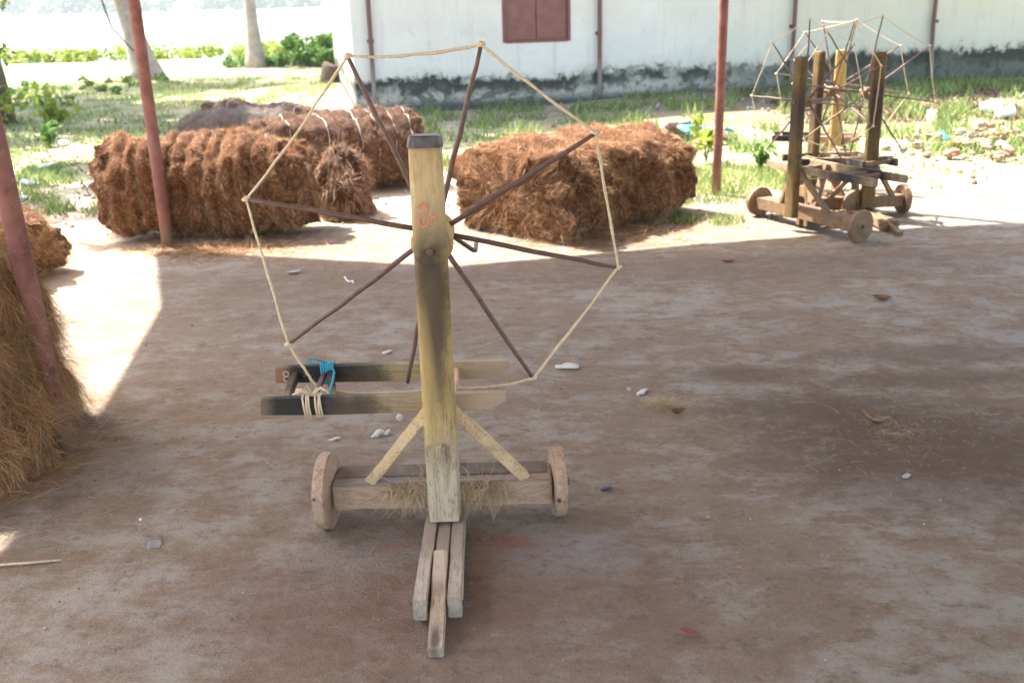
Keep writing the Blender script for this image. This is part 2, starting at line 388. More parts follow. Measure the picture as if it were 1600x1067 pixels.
# packed floor of the open shed: a finer sheet whose rim dips under the yard
def floor_edge(x, y):
    far = 7.15 + .27 * (x + 2.4) if x < 2 else 8.2
    d = min(far - y, x + 2.55 - .1 * (6 - y) * .35 if True else 9, y + 5)
    return d
fx = np.arange(-3.2, 6.6, .035); fy = np.arange(-1.0, 9.2, .035)
FV = []
for y in fy:
    for x in fx:
        d = floor_edge(x, y) + .18 * fbm(x, y, 1.3)
        z = .0045 * fbm(x, y, 1.1) + .0022 * fbm(x + 9, y, 9, 3)
        z += -.09 * (1 - sstep(-.1, .25, d))
        FV.append((x, y, z))
nfx = len(fx); I = (np.arange(len(fy) - 1)[:, None] * nfx + np.arange(nfx - 1)[None]).ravel()
fme = arrmesh('shed_floor', FV, np.stack([I, I + 1, I + nfx + 1, I + nfx], 1), True)
def floor_mat():
    k = NB('packed_earth_floor'); v = k.coord('Object')
    st = k.coord('Object', (1, 1.5, 1))
    n1 = k.noise(v, 1.1, 6, .62, .1); n2 = k.noise(st, 4.2, 9, .76, .1); n3 = k.noise(v, 26, 6, .75); n4 = k.noise(v, 160, 3, .7)
    c = k.mix(k.ramp(n2, [(.32, 0), (.68, 1)]), (.235, .170, .115), (.325, .250, .180))
    grey = k.mix(n2, (.300, .262, .215), (.405, .370, .315))
    c = k.mix(k.ramp(k.math('ADD', k.math('MULTIPLY', n1, .45), k.math('MULTIPLY', n2, .55)), [(.485, 0), (.56, .85)]), c, grey)
    # far strip is greyer
    wp = n2
    for cc, rr, colr, s in [((1.48, 3.25, 0), (.60, .46, 9), (.125, .078, .046), .88), ((1.15, 3.62, 0), (.34, .16, 9), (.135, .09, .058), .8), ((1.75, 3.9, 0), (.5, .10, 9), (.15, .10, .065), .7),
                            ((1.0, 4.0, 0), (.26, .10, 9), (0.160, 0.106, 0.068), .8), ((1.9, 4.2, 0), (.5, .12, 9), (0.167, 0.110, 0.076), .7),
                            ((.58, 3.66, 0), (.12, .10, 9), (0.251, 0.190, 0.106), .6), ((-.2, 2.35, 0), (.7, .35, 9), (0.205, 0.125, 0.091), .6),
                            ((.1, 2.60, 0), (.2, .12, 9), (0.319, 0.296, 0.274), .6), ((-.42, 2.60, 0), (.2, .10, 9), (0.319, 0.296, 0.274), .55),
                            ((-.01, 2.65, 0), (.06, .035, 9), (0.350, 0.122, 0.091), .55), ((-.35, 2.65, 0), (.04, .022, 9), (0.334, 0.114, 0.084), .45), ((-.31, 2.53, 0), (.025, .022, 9), (0.350, 0.152, 0.091), .4),
                            ((-2.0, 2.7, 0), (.6, .9, 9), (0.182, 0.129, 0.076), .6), ((-1.3, 5.6, 0), (.9, .7, 9), (0.205, 0.144, 0.091), .5),
                            ((.9, 5.8, 0), (2.4, .35, 9), (0.175, 0.122, 0.087), .6)]:
        c = k.mix(k.math('MULTIPLY', k.blob(v, cc, rr, .45, k.math('ADD', k.math('MULTIPLY', wp, .6), k.math('MULTIPLY', n3, .4))), s), c, colr)
    sep = k.n('ShaderNodeSeparateXYZ'); k.l(v, sep.inputs[0])
    dirt = k.noise(k.coord('Object', (1, 1.3, 1)), 11, 8, .78, .2)
    c = k.mix(k.ramp(dirt, [(.36, .7), (.47, 0)]), c, (.15, .105, .07))
    c = k.mix(k.ramp(dirt, [(.56, 0), (.68, .5)]), c, (.37, .335, .285))
    c = k.mix(k.ramp(n3, [(.28, .6), (.44, 0)]), c, (.13, .09, .06))
    c = k.mix(k.ramp(n3, [(.60, 0), (.72, .45)]), c, (.36, .31, .26))
    c = k.mix(k.ramp(n4, [(.3, .35), (.45, 0)]), c, (.12, .08, .06))
    return k.done(c, .88, k.math('ADD', k.math('MULTIPLY', n2, 1.2), k.math('ADD', n3, k.math('MULTIPLY', n4, .4))), .9, .02)
fl = obj('shed_floor', fme, floor_mat()); fl['kind'] = 'structure'

# river
k = NB('river_water'); v = k.coord('Object', (1, .35, 1)); wn = k.noise(v, 1.2, 5, .6); k.b.inputs['IOR'].default_value = 1.33; k.b.inputs['Specular IOR Level'].default_value = .5
wm = k.done((.10, .13, .12), .12, wn, .5, .25)
river = obj('river', arrmesh('river', [(-1400, 34, -1.2), (1400, 34, -1.2), (1400, 384, -1.2), (-1400, 384, -1.2)], [[0, 1, 2, 3]]), wm); river['kind'] = 'structure'

# ------------------------------------------------------------------ open shed: roof and posts
shed = empty('open_shed', (0, 0, 0)); tag(shed, 'open shed on thin red-brown steel posts shading the packed earth floor', 'shed')
def cyl_post(x, y, h, r, lean=(0, 0), name='post'):
    pts = [(x + lean[0] * t + .004 * math.sin(t * 5), y + lean[1] * t, -.05 + (h + .05) * t) for t in np.linspace(0, 1, 9)]
    return obj(name, bmesh_to(tube(pts, r, 20), name, True), rust_pole, shed)
cyl_post(-2.35, 6.74, 3.7, .040); cyl_post(1.69, 8.05, 3.7, .036); cyl_post(-1.68, 3.41, 3.7, .036, (-.13, 0))
cyl_post(5.8, 7.9, 3.7, .036); cyl_post(5.8, 2.5, 3.7, .036); cyl_post(5.8, -3.3, 3.7, .036); cyl_post(-1.75, -3.2, 3.7, .036); cyl_post(1.9, -3.3, 3.7, .036)
H = 3.7; ox, oy = SUN_AZ.x * H / math.tan(SUN_EL), SUN_AZ.y * H / math.tan(SUN_EL)
edge_s = [(-2.36, 6.5), (-1.93, 5.28), (-1.71, 3.9), (-1.58, 2.7), (-1.55, 1.0), (-1.6, -6)]
far_s = [(-2.33, 6.62), (-1.5, 6.35), (-.38, 5.98), (.5, 6.2), (1.23, 6.38), (2.82, 6.68), (4.5, 6.8), (8.2, 7.0)]
outline = [(a + ox, b + oy) for a, b in far_s] + [(8.2 + ox, -6 + oy)] + [(a + ox, b + oy) for a, b in edge_s[::-1]]  # unseen roof, outline shaped back along the sun from wanted shade edges
roof_m = simple('roof_thatch', (.30, .22, .15), (.42, .33, .23), 8, .9, .6, .02)
obj('roof', bmesh_to(hull([[(x, y, H) for x, y in outline], [(x, y, H + .06) for x, y in outline]], 0), 'roof'), roof_m, shed)
for yy in (7.0, 4.6, 2.2, -.2, -2.6): obj('rafter', bmesh_to(box(-2.9, 6.4, yy, yy + .06, H - .09, H - .003, .003), 'rafter'), W_bgd, shed)

# ------------------------------------------------------------------ house
YAW = R(11)
house = empty('white_house', (-2.2, 15.2, 0), YAW); tag(house, 'long white plastered house with black mould stains along its base', 'house')
def wall_mat():
    k = NB('limewashed_wall'); v = k.coord('Object')
    n1 = k.noise(v, 1.3, 6, .65); n2 = k.noise(v, 5, 7, .7, .6); n3 = k.noise(v, 30, 4, .7)
    sep = k.n('ShaderNodeSeparateXYZ'); k.l(v, sep.inputs[0]); X, Z = sep.outputs[0], sep.outputs[2]
    white = k.mix(k.ramp(n1, [(.3, 0), (.7, 1)]), (.67, .67, .60), (.79, .78, .71))
    green = k.mix(n1, (.55, .57, .42), (.66, .66, .52))
    rx = k.n('ShaderNodeMapRange'); k.l(k.math('ADD', X, k.math('MULTIPLY', n1, 1.4)), rx.inputs[0]); rx.inputs[1].default_value = 5.2; rx.inputs[2].default_value = 8.4
    c = k.mix(rx.outputs[0], white, green)
    c = k.mix(k.ramp(n2, [(.58, 0), (.72, .45)]), c, (.46, .45, .37))
    strk = k.noise(k.coord('Object', (5, 1, .35)), 1.5, 6, .7)
    c = k.mix(k.ramp(strk, [(.55, 0), (.70, .4)]), c, (.48, .46, .38))
    # height of the damp band grows to the right
    zz = k.math('SUBTRACT', Z, k.math('MULTIPLY', X, .012))
    zz = k.math('ADD', zz, k.math('MULTIPLY', k.math('SUBTRACT', n2, .5), .55))
    zz = k.math('ADD', zz, k.math('MULTIPLY', k.math('SUBTRACT', k.noise(v, .55, 3, .5), .5), .45))
    cream = k.ramp(zz, [(.44, 1), (.62, 0)]); c = k.mix(k.math('MULTIPLY', cream, .55), c, (.55, .50, .38))
    low = k.ramp(zz, [(.34, 1), (.38, 0)]); c = k.mix(k.math('MULTIPLY', low, .9), c, k.mix(n2, (.36, .34, .27), (.56, .53, .44)))
    band = k.ramp(zz, [(.16, 0), (.28, .85), (.40, 1), (.49, 0)])
    brk = k.ramp(k.noise(v, 1.1, 4, .6), [(.36, 0), (.46, 1)])
    c = k.mix(k.math('MULTIPLY', band, brk), c, (.035, .040, .032))
    foot = k.ramp(k.math('ADD', Z, k.math('MULTIPLY', n2, .15)), [(.13, .9), (.24, 0)]); c = k.mix(foot, c, (.05, .06, .055))
    c = k.mix(k.math('MULTIPLY', k.ramp(n2, [(.52, 0), (.60, .75)]), low), c, (.06, .07, .05))
    rr = k.math('MULTIPLY', rx.outputs[0], low); c = k.mix(k.math('MULTIPLY', rr, .78), c, (.045, .055, .03))
    n5 = k.noise(k.coord('Object', (1, 1, 1.8)), 1.6, 8, .72, .35)
    ck = k.math('MULTIPLY', k.ramp(n5, [(.485, 0), (.50, 1), (.515, 0)]), low)
    c = k.mix(k.math('MULTIPLY', ck, .75), c, (.05, .05, .045))
    c = k.mix(k.math('MULTIPLY', k.ramp(n5, [(.55, 0), (.60, .85)]), low), c, (.10, .11, .085))
    return k.done(c, .9, k.math('ADD', n2, n3), .35, .012)
wallm = wall_mat(); LH, DH, HH = 17, 9, 3.1
wx0, wx1, wz0, wz1 = 2.24, 3.27, .93, 2.15
def wall_pieces():
    bm = bmesh.new()
    def b(x0, x1, y0, y1, z0, z1):
        t = box(x0, x1, y0, y1, z0, z1, 0); me = bpy.data.meshes.new('t'); t.to_mesh(me); t.free(); bm.from_mesh(me); bpy.data.meshes.remove(me)
    b(0, wx0, 0, .22, -.1, HH); b(wx1, LH, 0, .22, -.1, HH); b(wx0, wx1, 0, .22, -.1, wz0); b(wx0, wx1, 0, .22, wz1, HH)
    return bm
obj('front_wall', bmesh_to(wall_pieces(), 'front_wall'), wallm, house)
obj('side_wall', bmesh_to(box(0, .22, .225, DH, -.1, HH, 0), 'side_wall'), wallm, house)
obj('side_wall', bmesh_to(box(LH - .22, LH, .225, DH, -.1, HH, 0), 'side_wall'), wallm, house)
obj('back_wall', bmesh_to(box(.225, LH - .225, DH - .22, DH, -.1, HH, 0), 'back_wall'), wallm, house)
roofm = simple('clay_tiles', (.25, .10, .06), (.38, .18, .11), 6, .9, .5, .02)
obj('roof', bmesh_to(hull([[(-.5, -1.3, HH - .25), (-.5, DH / 2, HH + 2.2), (-.5, DH + .7, HH + .02)], [(LH + .5, -1.3, HH - .25), (LH + .5, DH / 2, HH + 2.2), (LH + .5, DH + .7, HH + .02)]], 0), 'roof'), roofm, house)  # roof out of view, front eave deepened for the shade it throws
sh_m = simple('brown_shutter_paint', (.20, .085, .07), (.27, .125, .105), 6, .55, .2, .002)
win = obj('window', bmesh_to(box(wx0 + .002, wx1 - .002, .10, .13, wz0 + .002, wz1 - .002, 0), 'window'), sh_m, house)
mid = (wx0 + wx1) / 2
for a, b_ in ((wx0 + .035, mid - .006), (mid + .006, wx1 - .035)):
    obj('shutter', bmesh_to(box(a, b_, .035, .07, wz0 + .03, wz1 - .03, .004), 'shutter'), sh_m, win)
for a, b_, c_, d_ in ((wx0 - .01, wx0 + .03, wz0, wz1), (wx1 - .03, wx1 + .01, wz0, wz1), (wx0 + .031, wx1 - .031, wz0 - .01, wz0 + .025), (wx0 + .031, wx1 - .031, wz1 - .025, wz1)):
    obj('frame', bmesh_to(box(a, b_, -.012, .095, c_, d_, .003), 'frame'), sh_m, win)
# upright pipes against the front wall
def pipe_grad():
    k = NB('wall_pipe_paint'); v = k.coord('Object'); sep = k.n('ShaderNodeSeparateXYZ'); k.l(v, sep.inputs[0]); n = k.noise(v, 8, 4)
    z = k.math('ADD', sep.outputs[2], k.math('MULTIPLY', n, .3))
    return k.done(k.ramp(z, [(.45, (.33, .31, .27)), (.9, (.17, .09, .08))]), .6)
pg = pipe_grad()
for lx, off, lab in ((.26, .0, 'grey-brown pipe up the white wall nearest its left corner'), (3.72, .0, 'slim brown pipe on the white wall just right of the shuttered window'),
                (6.9, .0, 'thin brown pipe on the wall behind the parked spinning wheels'), (9.4, -.10, 'bent rusty pipe on the greenish wall far right of the window')):
    pts = [(lx + off * z / 3 * 1.0 - (0 if lx < 9 else .04 * math.sin(z * 2)), -.07, .12 + z) for z in np.linspace(0, 2.95, 8)]
    pp = obj('wall_pipe', bmesh_to(tube(pts, .033, 12), 'wall_pipe', True), pg)
    pp.location = house.location; pp.rotation_euler = (0, 0, YAW); tag(pp, lab, 'pipe', 'pipes along the front wall of the house')
    bkt = obj('bracket', bmesh_to(box(lx - .05, lx + .05, -.03, -.001, 1.0, 1.05, .002), 'bracket'), rust_pole2, pp)

# ------------------------------------------------------------------ spinning machine
def plank(x0, x1, y0, y1, z0, z1, taper=.09, n=10):
    """board on edge, right end cut off in a curve"""
    pts = [(x0, z0 + .004), (x0 + .004, z1)]
    pts += [(x0 + (x1 - x0) * t, z1 + random.uniform(-.0012, .0012)) for t in (.2, .4, .6, .8)]
    pts += [(x1 - .002, z1), (x1, z0 + (z1 - z0) * .55)]
    pts += [(x1 - taper * .3, z0 + (z1 - z0) * .25), (x1 - taper * .65, z0 + (z1 - z0) * .06), (x1 - taper, z0)]
    pts += [(x0 + (x1 - x0) * t, z0 + random.uniform(-.0012, .0012)) for t in (.7, .5, .3)]
    return hull([[(x, y0, z) for x, z in pts], [(x, y1, z) for x, z in pts]], .003, 2)
def post_shape(w, d, h, rot=0):
    bm = bmesh.new(); rings = []
    zs = [0, .1, .2, .35, .5, .65, .8, .95, h - .06, h - .025, h - .008, h]
    for z in zs:
        k = 1.0
        if z > h - .03: k = .97 if z < h - .01 else (.90 if z < h - .004 else .72)
        ww = w * (1.04 - .08 * z / h) * k + random.uniform(-.0012, .0012); dd = d * k
        ring = []; z += .10
        n = 20
        for i in range(n):
            a = 2 * math.pi * i / n; e = 5 if z < h - .07 else 4
            ca, sa = math.cos(a), math.sin(a)
            rr = (abs(ca) ** e + abs(sa) ** e) ** (-1 / e)
            ring.append(bm.verts.new((ca * rr * ww / 2, sa * rr * dd / 2, z)))
        rings.append(ring)
    for a, b in zip(rings, rings[1:]):
        for i in range(len(a)): bm.faces.new((a[i], a[(i + 1) % len(a)], b[(i + 1) % len(a)], b[i]))
    bm.faces.new(rings[0][::-1]); bm.faces.new(rings[-1])
    return bm
def stroke(name, pts, w, y, mat, parent):
    V, F = [], []
    for i, (x, z) in enumerate(pts):
        a = pts[max(i - 1, 0)]; b = pts[min(i + 1, len(pts) - 1)]
        dx, dz = b[0] - a[0], b[1] - a[1]; L = math.hypot(dx, dz) or 1
        ww = w * random.uniform(.8, 1.15) / 2
        V += [(x - dz / L * ww, y, z + dx / L * ww), (x + dz / L * ww, y, z - dx / L * ww)]
    F = [[2 * i, 2 * i + 1, 2 * i + 3, 2 * i + 2] for i in range(len(pts) - 1)]
    return obj(name, arrmesh(name, V, F), mat, parent)
def loop_pts(cx, cz, rx, rz, a0, a1, n=12):
    return [(cx + rx * math.cos(R(a0 + (a1 - a0) * i / n)), cz + rz * math.sin(R(a0 + (a1 - a0) * i / n))) for i in range(n + 1)]

def machine(name, loc, rz, main=False, ax=(-.345, .325), rad=.556, phase=0, rails=True, tips=None, flip=1, hy=.195, pl=(-.53, .195)):
    t = empty(name, loc, rz)
    wu, du = .094, .062
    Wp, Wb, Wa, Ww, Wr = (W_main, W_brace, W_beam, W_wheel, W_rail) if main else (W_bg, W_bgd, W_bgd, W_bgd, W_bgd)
    up = obj('upright', bmesh_to(post_shape(wu, du, 1.115), 'upright', False), Wp, t)
    up['label'] = 'yellowed upright post blackened around the hub' if main else 'yellowed upright post'
    if main:
        up.data.shade_smooth()
        cp = obj('cap', bmesh_to(tube([(0, 0, 1.188), (0, 0, 1.196), (0, 0, 1.2), (0, 0, 1.2165), (0, 0, 1.219)], [.0485, .0485, .0475, .043, .034], 24), 'cap'), simple('dull_metal_cap', (.06, .05, .05), (.13, .115, .12), 30, .45, .2, .001, .4), up)
        for vv in cp.data.vertices:
            an = math.atan2(vv.co.y, vv.co.x); k4 = (abs(math.cos(an)) ** 4.5 + abs(math.sin(an)) ** 4.5) ** (-1 / 4.5); vv.co.x *= k4 * .98; vv.co.y *= k4 * .68
        stroke('painted_number', loop_pts(-.012, 1.030, .011, .014, 190, -60) , .0075, -.0335, paint_red, up)
        s2 = stroke('painted_number', loop_pts(-.013, .997, .014, .016, 60, 330) + [(.002, 1.004), (.016, 1.006), (.026, 1.011)], .0075, -.0335, paint_red, up)
        pc = obj('lower_block', bmesh_to(hull([[(-.044, -.036, .09), (.044, -.036, .09), (.044, -.036, .335), (.018, -.036, .345), (-.02, -.036, .338), (-.044, -.036, .335)],
                                              [(-.044, .0, .09), (.044, .0, .09), (.044, .0, .335), (.018, .0, .345), (-.02, .0, .338), (-.044, .0, .335)]], .003, 2), 'lower_block'), W_pale, t)
        pc['label'] = 'pale block facing the foot of the upright'
        obj('peg', bmesh_to(timber((-.002, -.045, .285), (-.002, -.049, .345), .028, .022, (0, 1, 0), .006), 'peg'), W_pale, t)
    # axle beam, strip, wheels
    zb0, zb1, yb0, yb1 = .066, .154, .10, .22
    beam = obj('axle_beam', bmesh_to(timber((ax[0], (yb0 + yb1) / 2, .11), (ax[1], (yb0 + yb1) / 2, .11), yb1 - yb0, .088, (0, 0, 1), .005), 'axle_beam'), Wa, t)
    if main:
        obj('worn_sheet', bmesh_to(box(ax[0] + .01, ax[1] - .012, .145, .221, .1545, .1585, .001, .0006), 'worn_sheet'), grey_strip, beam)
    for s, x in ((-1, ax[0] - .022), (1, ax[1] + .022)):
        wh = obj('wheel', bmesh_to(disc(.119 if (main and s < 0) else .112, .038, bevel=.004), 'wheel'), Ww, t, (x, .135 if s < 0 else .165, .119 if (main and s < 0) else .112), (R(3 if s < 0 else 20), 0, R(4 * s)))
        obj('axle_pin', bmesh_to(tube([(-.034, 0, 0), (.034, 0, 0)], .013, 10), 'axle_pin'), rod_m, wh)
        if main:
            obj('metal_nail', bmesh_to(tube([(-.010, -.1165, .035), (-.010, -.108, .034)], .005, 8), 'metal_nail'), rod_m, wh)
    # braces
    for s in (-1, 1):
        a = (s * .030, .028, .43); b = (s * .245, .125, .150)
        if s < 0: b = (-.235, .125, .150)
        obj('brace', bmesh_to(timber(a, b, .034, .034, (0, -1, .3), .003), 'brace'), Wb, t)
    # rails toward the front and the sloping prop between them
    for s in (-1, 1):
        rr_ = obj('rail', bmesh_to(timber((s * .0385, .10 if flip > 0 else .22, .055), (s * (.046 if main else .04), -.425 if flip < 0 else -.425 + (.01 if s > 0 else 0), .047), .037, .062, (0, 0, 1), .003), 'rail'), Wr, t)
        if flip < 0: rr_.rotation_euler = (0, 0, math.pi); rr_.location.y = .32
    pr_ = obj('prop', bmesh_to(timber((-.002, -.192, .079), (.004, -.565, .017), .040, .030, (0, 0, 1), .003), 'prop'), W_prop if main else W_bgd, t)
    if flip < 0: pr_.rotation_euler = (0, 0, math.pi); pr_.location.y = .32
    if flip > 0: obj('slot_block', bmesh_to(box(-.0195, .0195, -.185, .03, .025, .078, .003), 'slot_block'), Wr, t)
    if flip > 0: obj('bolt', bmesh_to(tube([(-.075, -.385, .045), (.082, -.385, .045)], .006, 8), 'bolt'), rod_m, t)
    # two boards crossing behind the upright
    f = obj('cross_plank', bmesh_to(plank(pl[0], pl[1], .050, .078, .408, .462), 'cross_plank'), W_plankF if main else W_bgp, t)
    r = obj('cross_plank', bmesh_to(plank(pl[0] - .015, pl[1] + .01, .320, .348, .405, .462, .08), 'cross_plank'), W_plankR if main else W_bgp, t)
    for x0, x1 in ((-.463, -.480), (-.318, -.366)):
        obj('spacer_bar', bmesh_to(timber((x0, .079, .43), (x1, .319, .435), .022, .03, (0, 0, 1), .003), 'spacer_bar'), W_bgd if not main else W_plankR, t)
    obj('spacer_bar', bmesh_to(timber((.03, .079, .43), (.03, .319, .43), .03, .035, (0, 0, 1), .003), 'spacer_bar'), Wb, t)
    # rear leg carrying the rear board, hidden behind the upright
    obj('rear_leg', bmesh_to(timber((0, .30, .45), (0, .21, .12), .05, .04, (0, 1, 0), .003), 'rear_leg'), W_bgd, t)
    # wheel of rods
    hz = .912
    hub = obj('hub', bmesh_to(tube([(0, .031, hz), (0, .05, hz), (0, .06, hz), (0, hy - .03, hz), (0, hy + .05, hz), (0, hy + .055, hz)] if main else [(0, hy - .06, hz), (0, hy - .055, hz), (0, hy - .04, hz), (0, hy, hz), (0, hy + .03, hz), (0, hy + .035, hz)], [.046, .058, .060, .055, .055, .047] if main else [.03, .04, .042, .042, .04, .03], 28), 'hub', True), Wp if main else W_bgd, t)
    obj('axle_pin', bmesh_to(tube([(0, -.040, hz), (0, .30, hz)], .010, 10), 'axle_pin'), rod_m, hub)
    if tips is None: tips = [(rad * math.cos(R(phase + 45 * i)), rad * math.sin(R(phase + 45 * i))) for i in range(8)]
    TP = []
    for i, (dx, dz) in enumerate(tips):
        yy = hy + (.012 if i % 2 else -.012); L = math.hypot(dx, dz)
        tip = Vector((dx, yy, hz + dz)); a = Vector((dx / L * .03, yy, hz + dz / L * .03))
        TP.append(Vector((dx * .985, yy, hz + dz * .985)))
        obj('rod', bmesh_to(tube(lerp_pts(a, tip, 8, 0, .0022), [q * (.92 if main else .78) for q in [.0085] * 5 + [.0078, .0074, .007, .0062]], 9), 'rod', True), rod_m, t)
    # cranked handle
    obj('crank', bmesh_to(tube([(0, hy + .06, hz), (.05, hy + .07, hz - .03), (.108, hy + .075, hz - .075), (.112, hy + .09, hz - .078), (.112, hy + .19, hz - .078)], .007, 9), 'crank', True), rod_m, t)
    # rope round the tips, dipping to the spindle
    order = [7, 0, 1, 2, 3, 4]          # T7(left) -> over the top -> lower right
    if len(TP) == 8:
        path = []
        def add(a, b, sag=.004): path.extend(lerp_pts(a, b, 10, sag, .0016)[(1 if path else 0):])
        sp = Vector((-.385, .19, .440))
        add(sp, TP[6]); add(TP[6], TP[7]); add(TP[7], TP[0], .012); add(TP[0], TP[1], .012); add(TP[1], TP[2], .006); add(TP[2], TP[3]); add(TP[3], TP[4])
        add(TP[4], Vector((.03, .15, .442)), .012); add(Vector((.03, .15, .442)), Vector((-.25, .17, .425)))
        add(Vector((-.25, .17, .425)), sp)
        rp = obj('rope', bmesh_to(tube(path, [(.0040 if main else .0030) * random.uniform(.85, 1.25) for _ in path], 7), 'rope', True), rope_m, t)
        rp['label'] = 'coir rope strung round the rod tips'
        # knots at tips
        for q in TP[:5] + TP[6:]:
            obj('knot', bmesh_to(tube([q + Vector((-.012, 0, -.004)), q, q + Vector((.012, 0, .004))], [.004, .0095, .004], 8), 'knot', True), rope_m, rp)
        if main:
            PP = np.array([list(q) for q in path for _ in range(9)]) + rng.normal(size=(len(path) * 9, 3)) * .003
            NN = rng.normal(size=PP.shape); NN /= np.linalg.norm(NN, axis=1)[:, None]
            fibres('rope_fuzz', PP, NN, .016, .0009, coir_pale, rp, .8, .1, .4, 2)
    obj('spindle', bmesh_to(tube([(-.385, .055, .437), (-.385, .36, .437)], .009, 10), 'spindle'), rod_m, t)
    return t

mt = [(-.217, .51), (.155, .53), (.475, .28), (.545, -.125), (.28, -.465), (-.11, -.47), (-.465, -.33), (-.55, .115)]
main = machine('spinning_wheel', (-.215, 2.665, 0), 0, True, ax=(-.352, .325), tips=mt)
tag(main, 'large coir spinning wheel with yellowed upright and eight roped iron rods in the foreground', 'spinning wheel', 'wooden coir spinning wheels')
main_parts = {}
# tan cord and blue twine lashed on the boards of the large machine
cl = []
for i in range(6):
    x = -.400 + i * .0075 + (.012 if i > 2 else 0)
    cl.append(([(x + .003, .048, .405), (x, .0455, .435), (x + random.uniform(-.004, .004), .048, .466), (x, .064, .470), (x, .080, .466), (x, .083, .43), (x, .080, .403), (x, .064, .400), (x + .003, .048, .405)], .0035))
lash = obj('lashing', bmesh_to(tubes(cl), 'lashing', True), rope_m, main); lash['label'] = 'tan cord bound round the front cross plank'
bow = []
for s in range(7):
    a = random.uniform(-.3, .6); L = random.uniform(.03, .07); sg = random.choice((-1, 1))
    bow.append(([(-.375, .06, .468), (-.375 + sg * L * .5, .06 + random.uniform(-.02, .02), .485 + random.uniform(-.005, .012)), (-.375 + sg * L, .06 + random.uniform(-.03, .03), .478 + .02 * a)], [.0045, .004, .002]))
obj('knot', bmesh_to(tubes(bow), 'knot', True), rope_m, lash)
bt = []
for i in range(6):
    x = -.395 + i * .0075
    bt.append(([(x, .317, .404), (x + .002, .3145, .435), (x, .318, .466), (x, .334, .469), (x, .351, .466), (x, .353, .43), (x, .350, .402)], .0038))
bt.append(([(-.36, .316, .463), (-.350, .30, .45), (-.340, .20, .452), (-.335, .10, .458), (-.330, .085, .452)], .0036))
bt.append(([(-.38, .33, .472), (-.42, .34, .482), (-.44, .33, .478), (-.41, .32, .473)], .0035))
b2 = obj('twine', bmesh_to(tubes(bt), 'twine', True), blue_m, main); b2['label'] = 'bright blue twine bound round the rear cross plank'
stroke('painted_number', loop_pts(-.508, .441, .009, .008, 0, 360) , .0035, .3175, paint_pale, main)
stroke('painted_number', loop_pts(-.507, .424, .010, .0085, 90, 450) + [(-.492, .427)], .0035, .3175, paint_pale, main)
# coir caught round the foot
def tuft(name, c, rx, ry, rz_, n, length, mat, parent, floor=0.0, width=.0014, lift=.5, down=.8):
    a = rng.uniform(0, 2 * np.pi, n); rr = np.sqrt(rng.uniform(0, 1, n)); z = rng.uniform(0, 1, n) * (1 - rr * .7)
    P = np.stack([c[0] + rx * rr * np.cos(a), c[1] + ry * rr * np.sin(a), c[2] + rz_ * z], 1)
    N = np.stack([.6 * np.cos(a), .4 * np.sin(a) - .7, .5 + 0 * a], 1); N /= np.linalg.norm(N, axis=1)[:, None]
    return fibres(name, P, N, length, width, mat, parent, lift, down, .45, 5, 'stuff', None, floor)
for s in (-1, 1):
    o = tuft('caught_coir', (s * .10, .09, .135), .085, .03, .045, 330, .095, coir_pale, main, .004, .0024, .9, 1.2)
    o['label'] = 'loose tan coir caught round the foot'

# background machines
A = machine('spinning_wheel', (1.925, 6.70, 0), R(-63), ax=(-.50, .50), phase=0, flip=-1, hy=.07, pl=(-.68, .34))
tag(A, 'leftmost parked spinning wheel, beside the right red post', 'spinning wheel', 'wooden coir spinning wheels')
Bm = machine('spinning_wheel', (2.23, 7.30, 0), R(-72), phase=22, flip=-1, hy=.14)
tag(Bm, 'spinning wheel pressed close behind the leftmost parked one', 'spinning wheel', 'wooden coir spinning wheels')
D = machine('spinning_wheel', (2.54, 6.98, 0), R(4), phase=36)
tag(D, 'rightmost parked spinning wheel with its upright darkest and cross boards ending to the right', 'spinning wheel', 'wooden coir spinning wheels')
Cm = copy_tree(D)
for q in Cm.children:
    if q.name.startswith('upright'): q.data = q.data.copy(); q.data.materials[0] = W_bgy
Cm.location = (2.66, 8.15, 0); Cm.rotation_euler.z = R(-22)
tag(Cm, 'brightly sunlit spinning wheel at the back of the parked group', 'spinning wheel', 'wooden coir spinning wheels')
for q in (A, Bm, D, Cm): q.scale = (-.96 if q in (A, Bm) else .96, .96, .91 if q is Cm else .945)
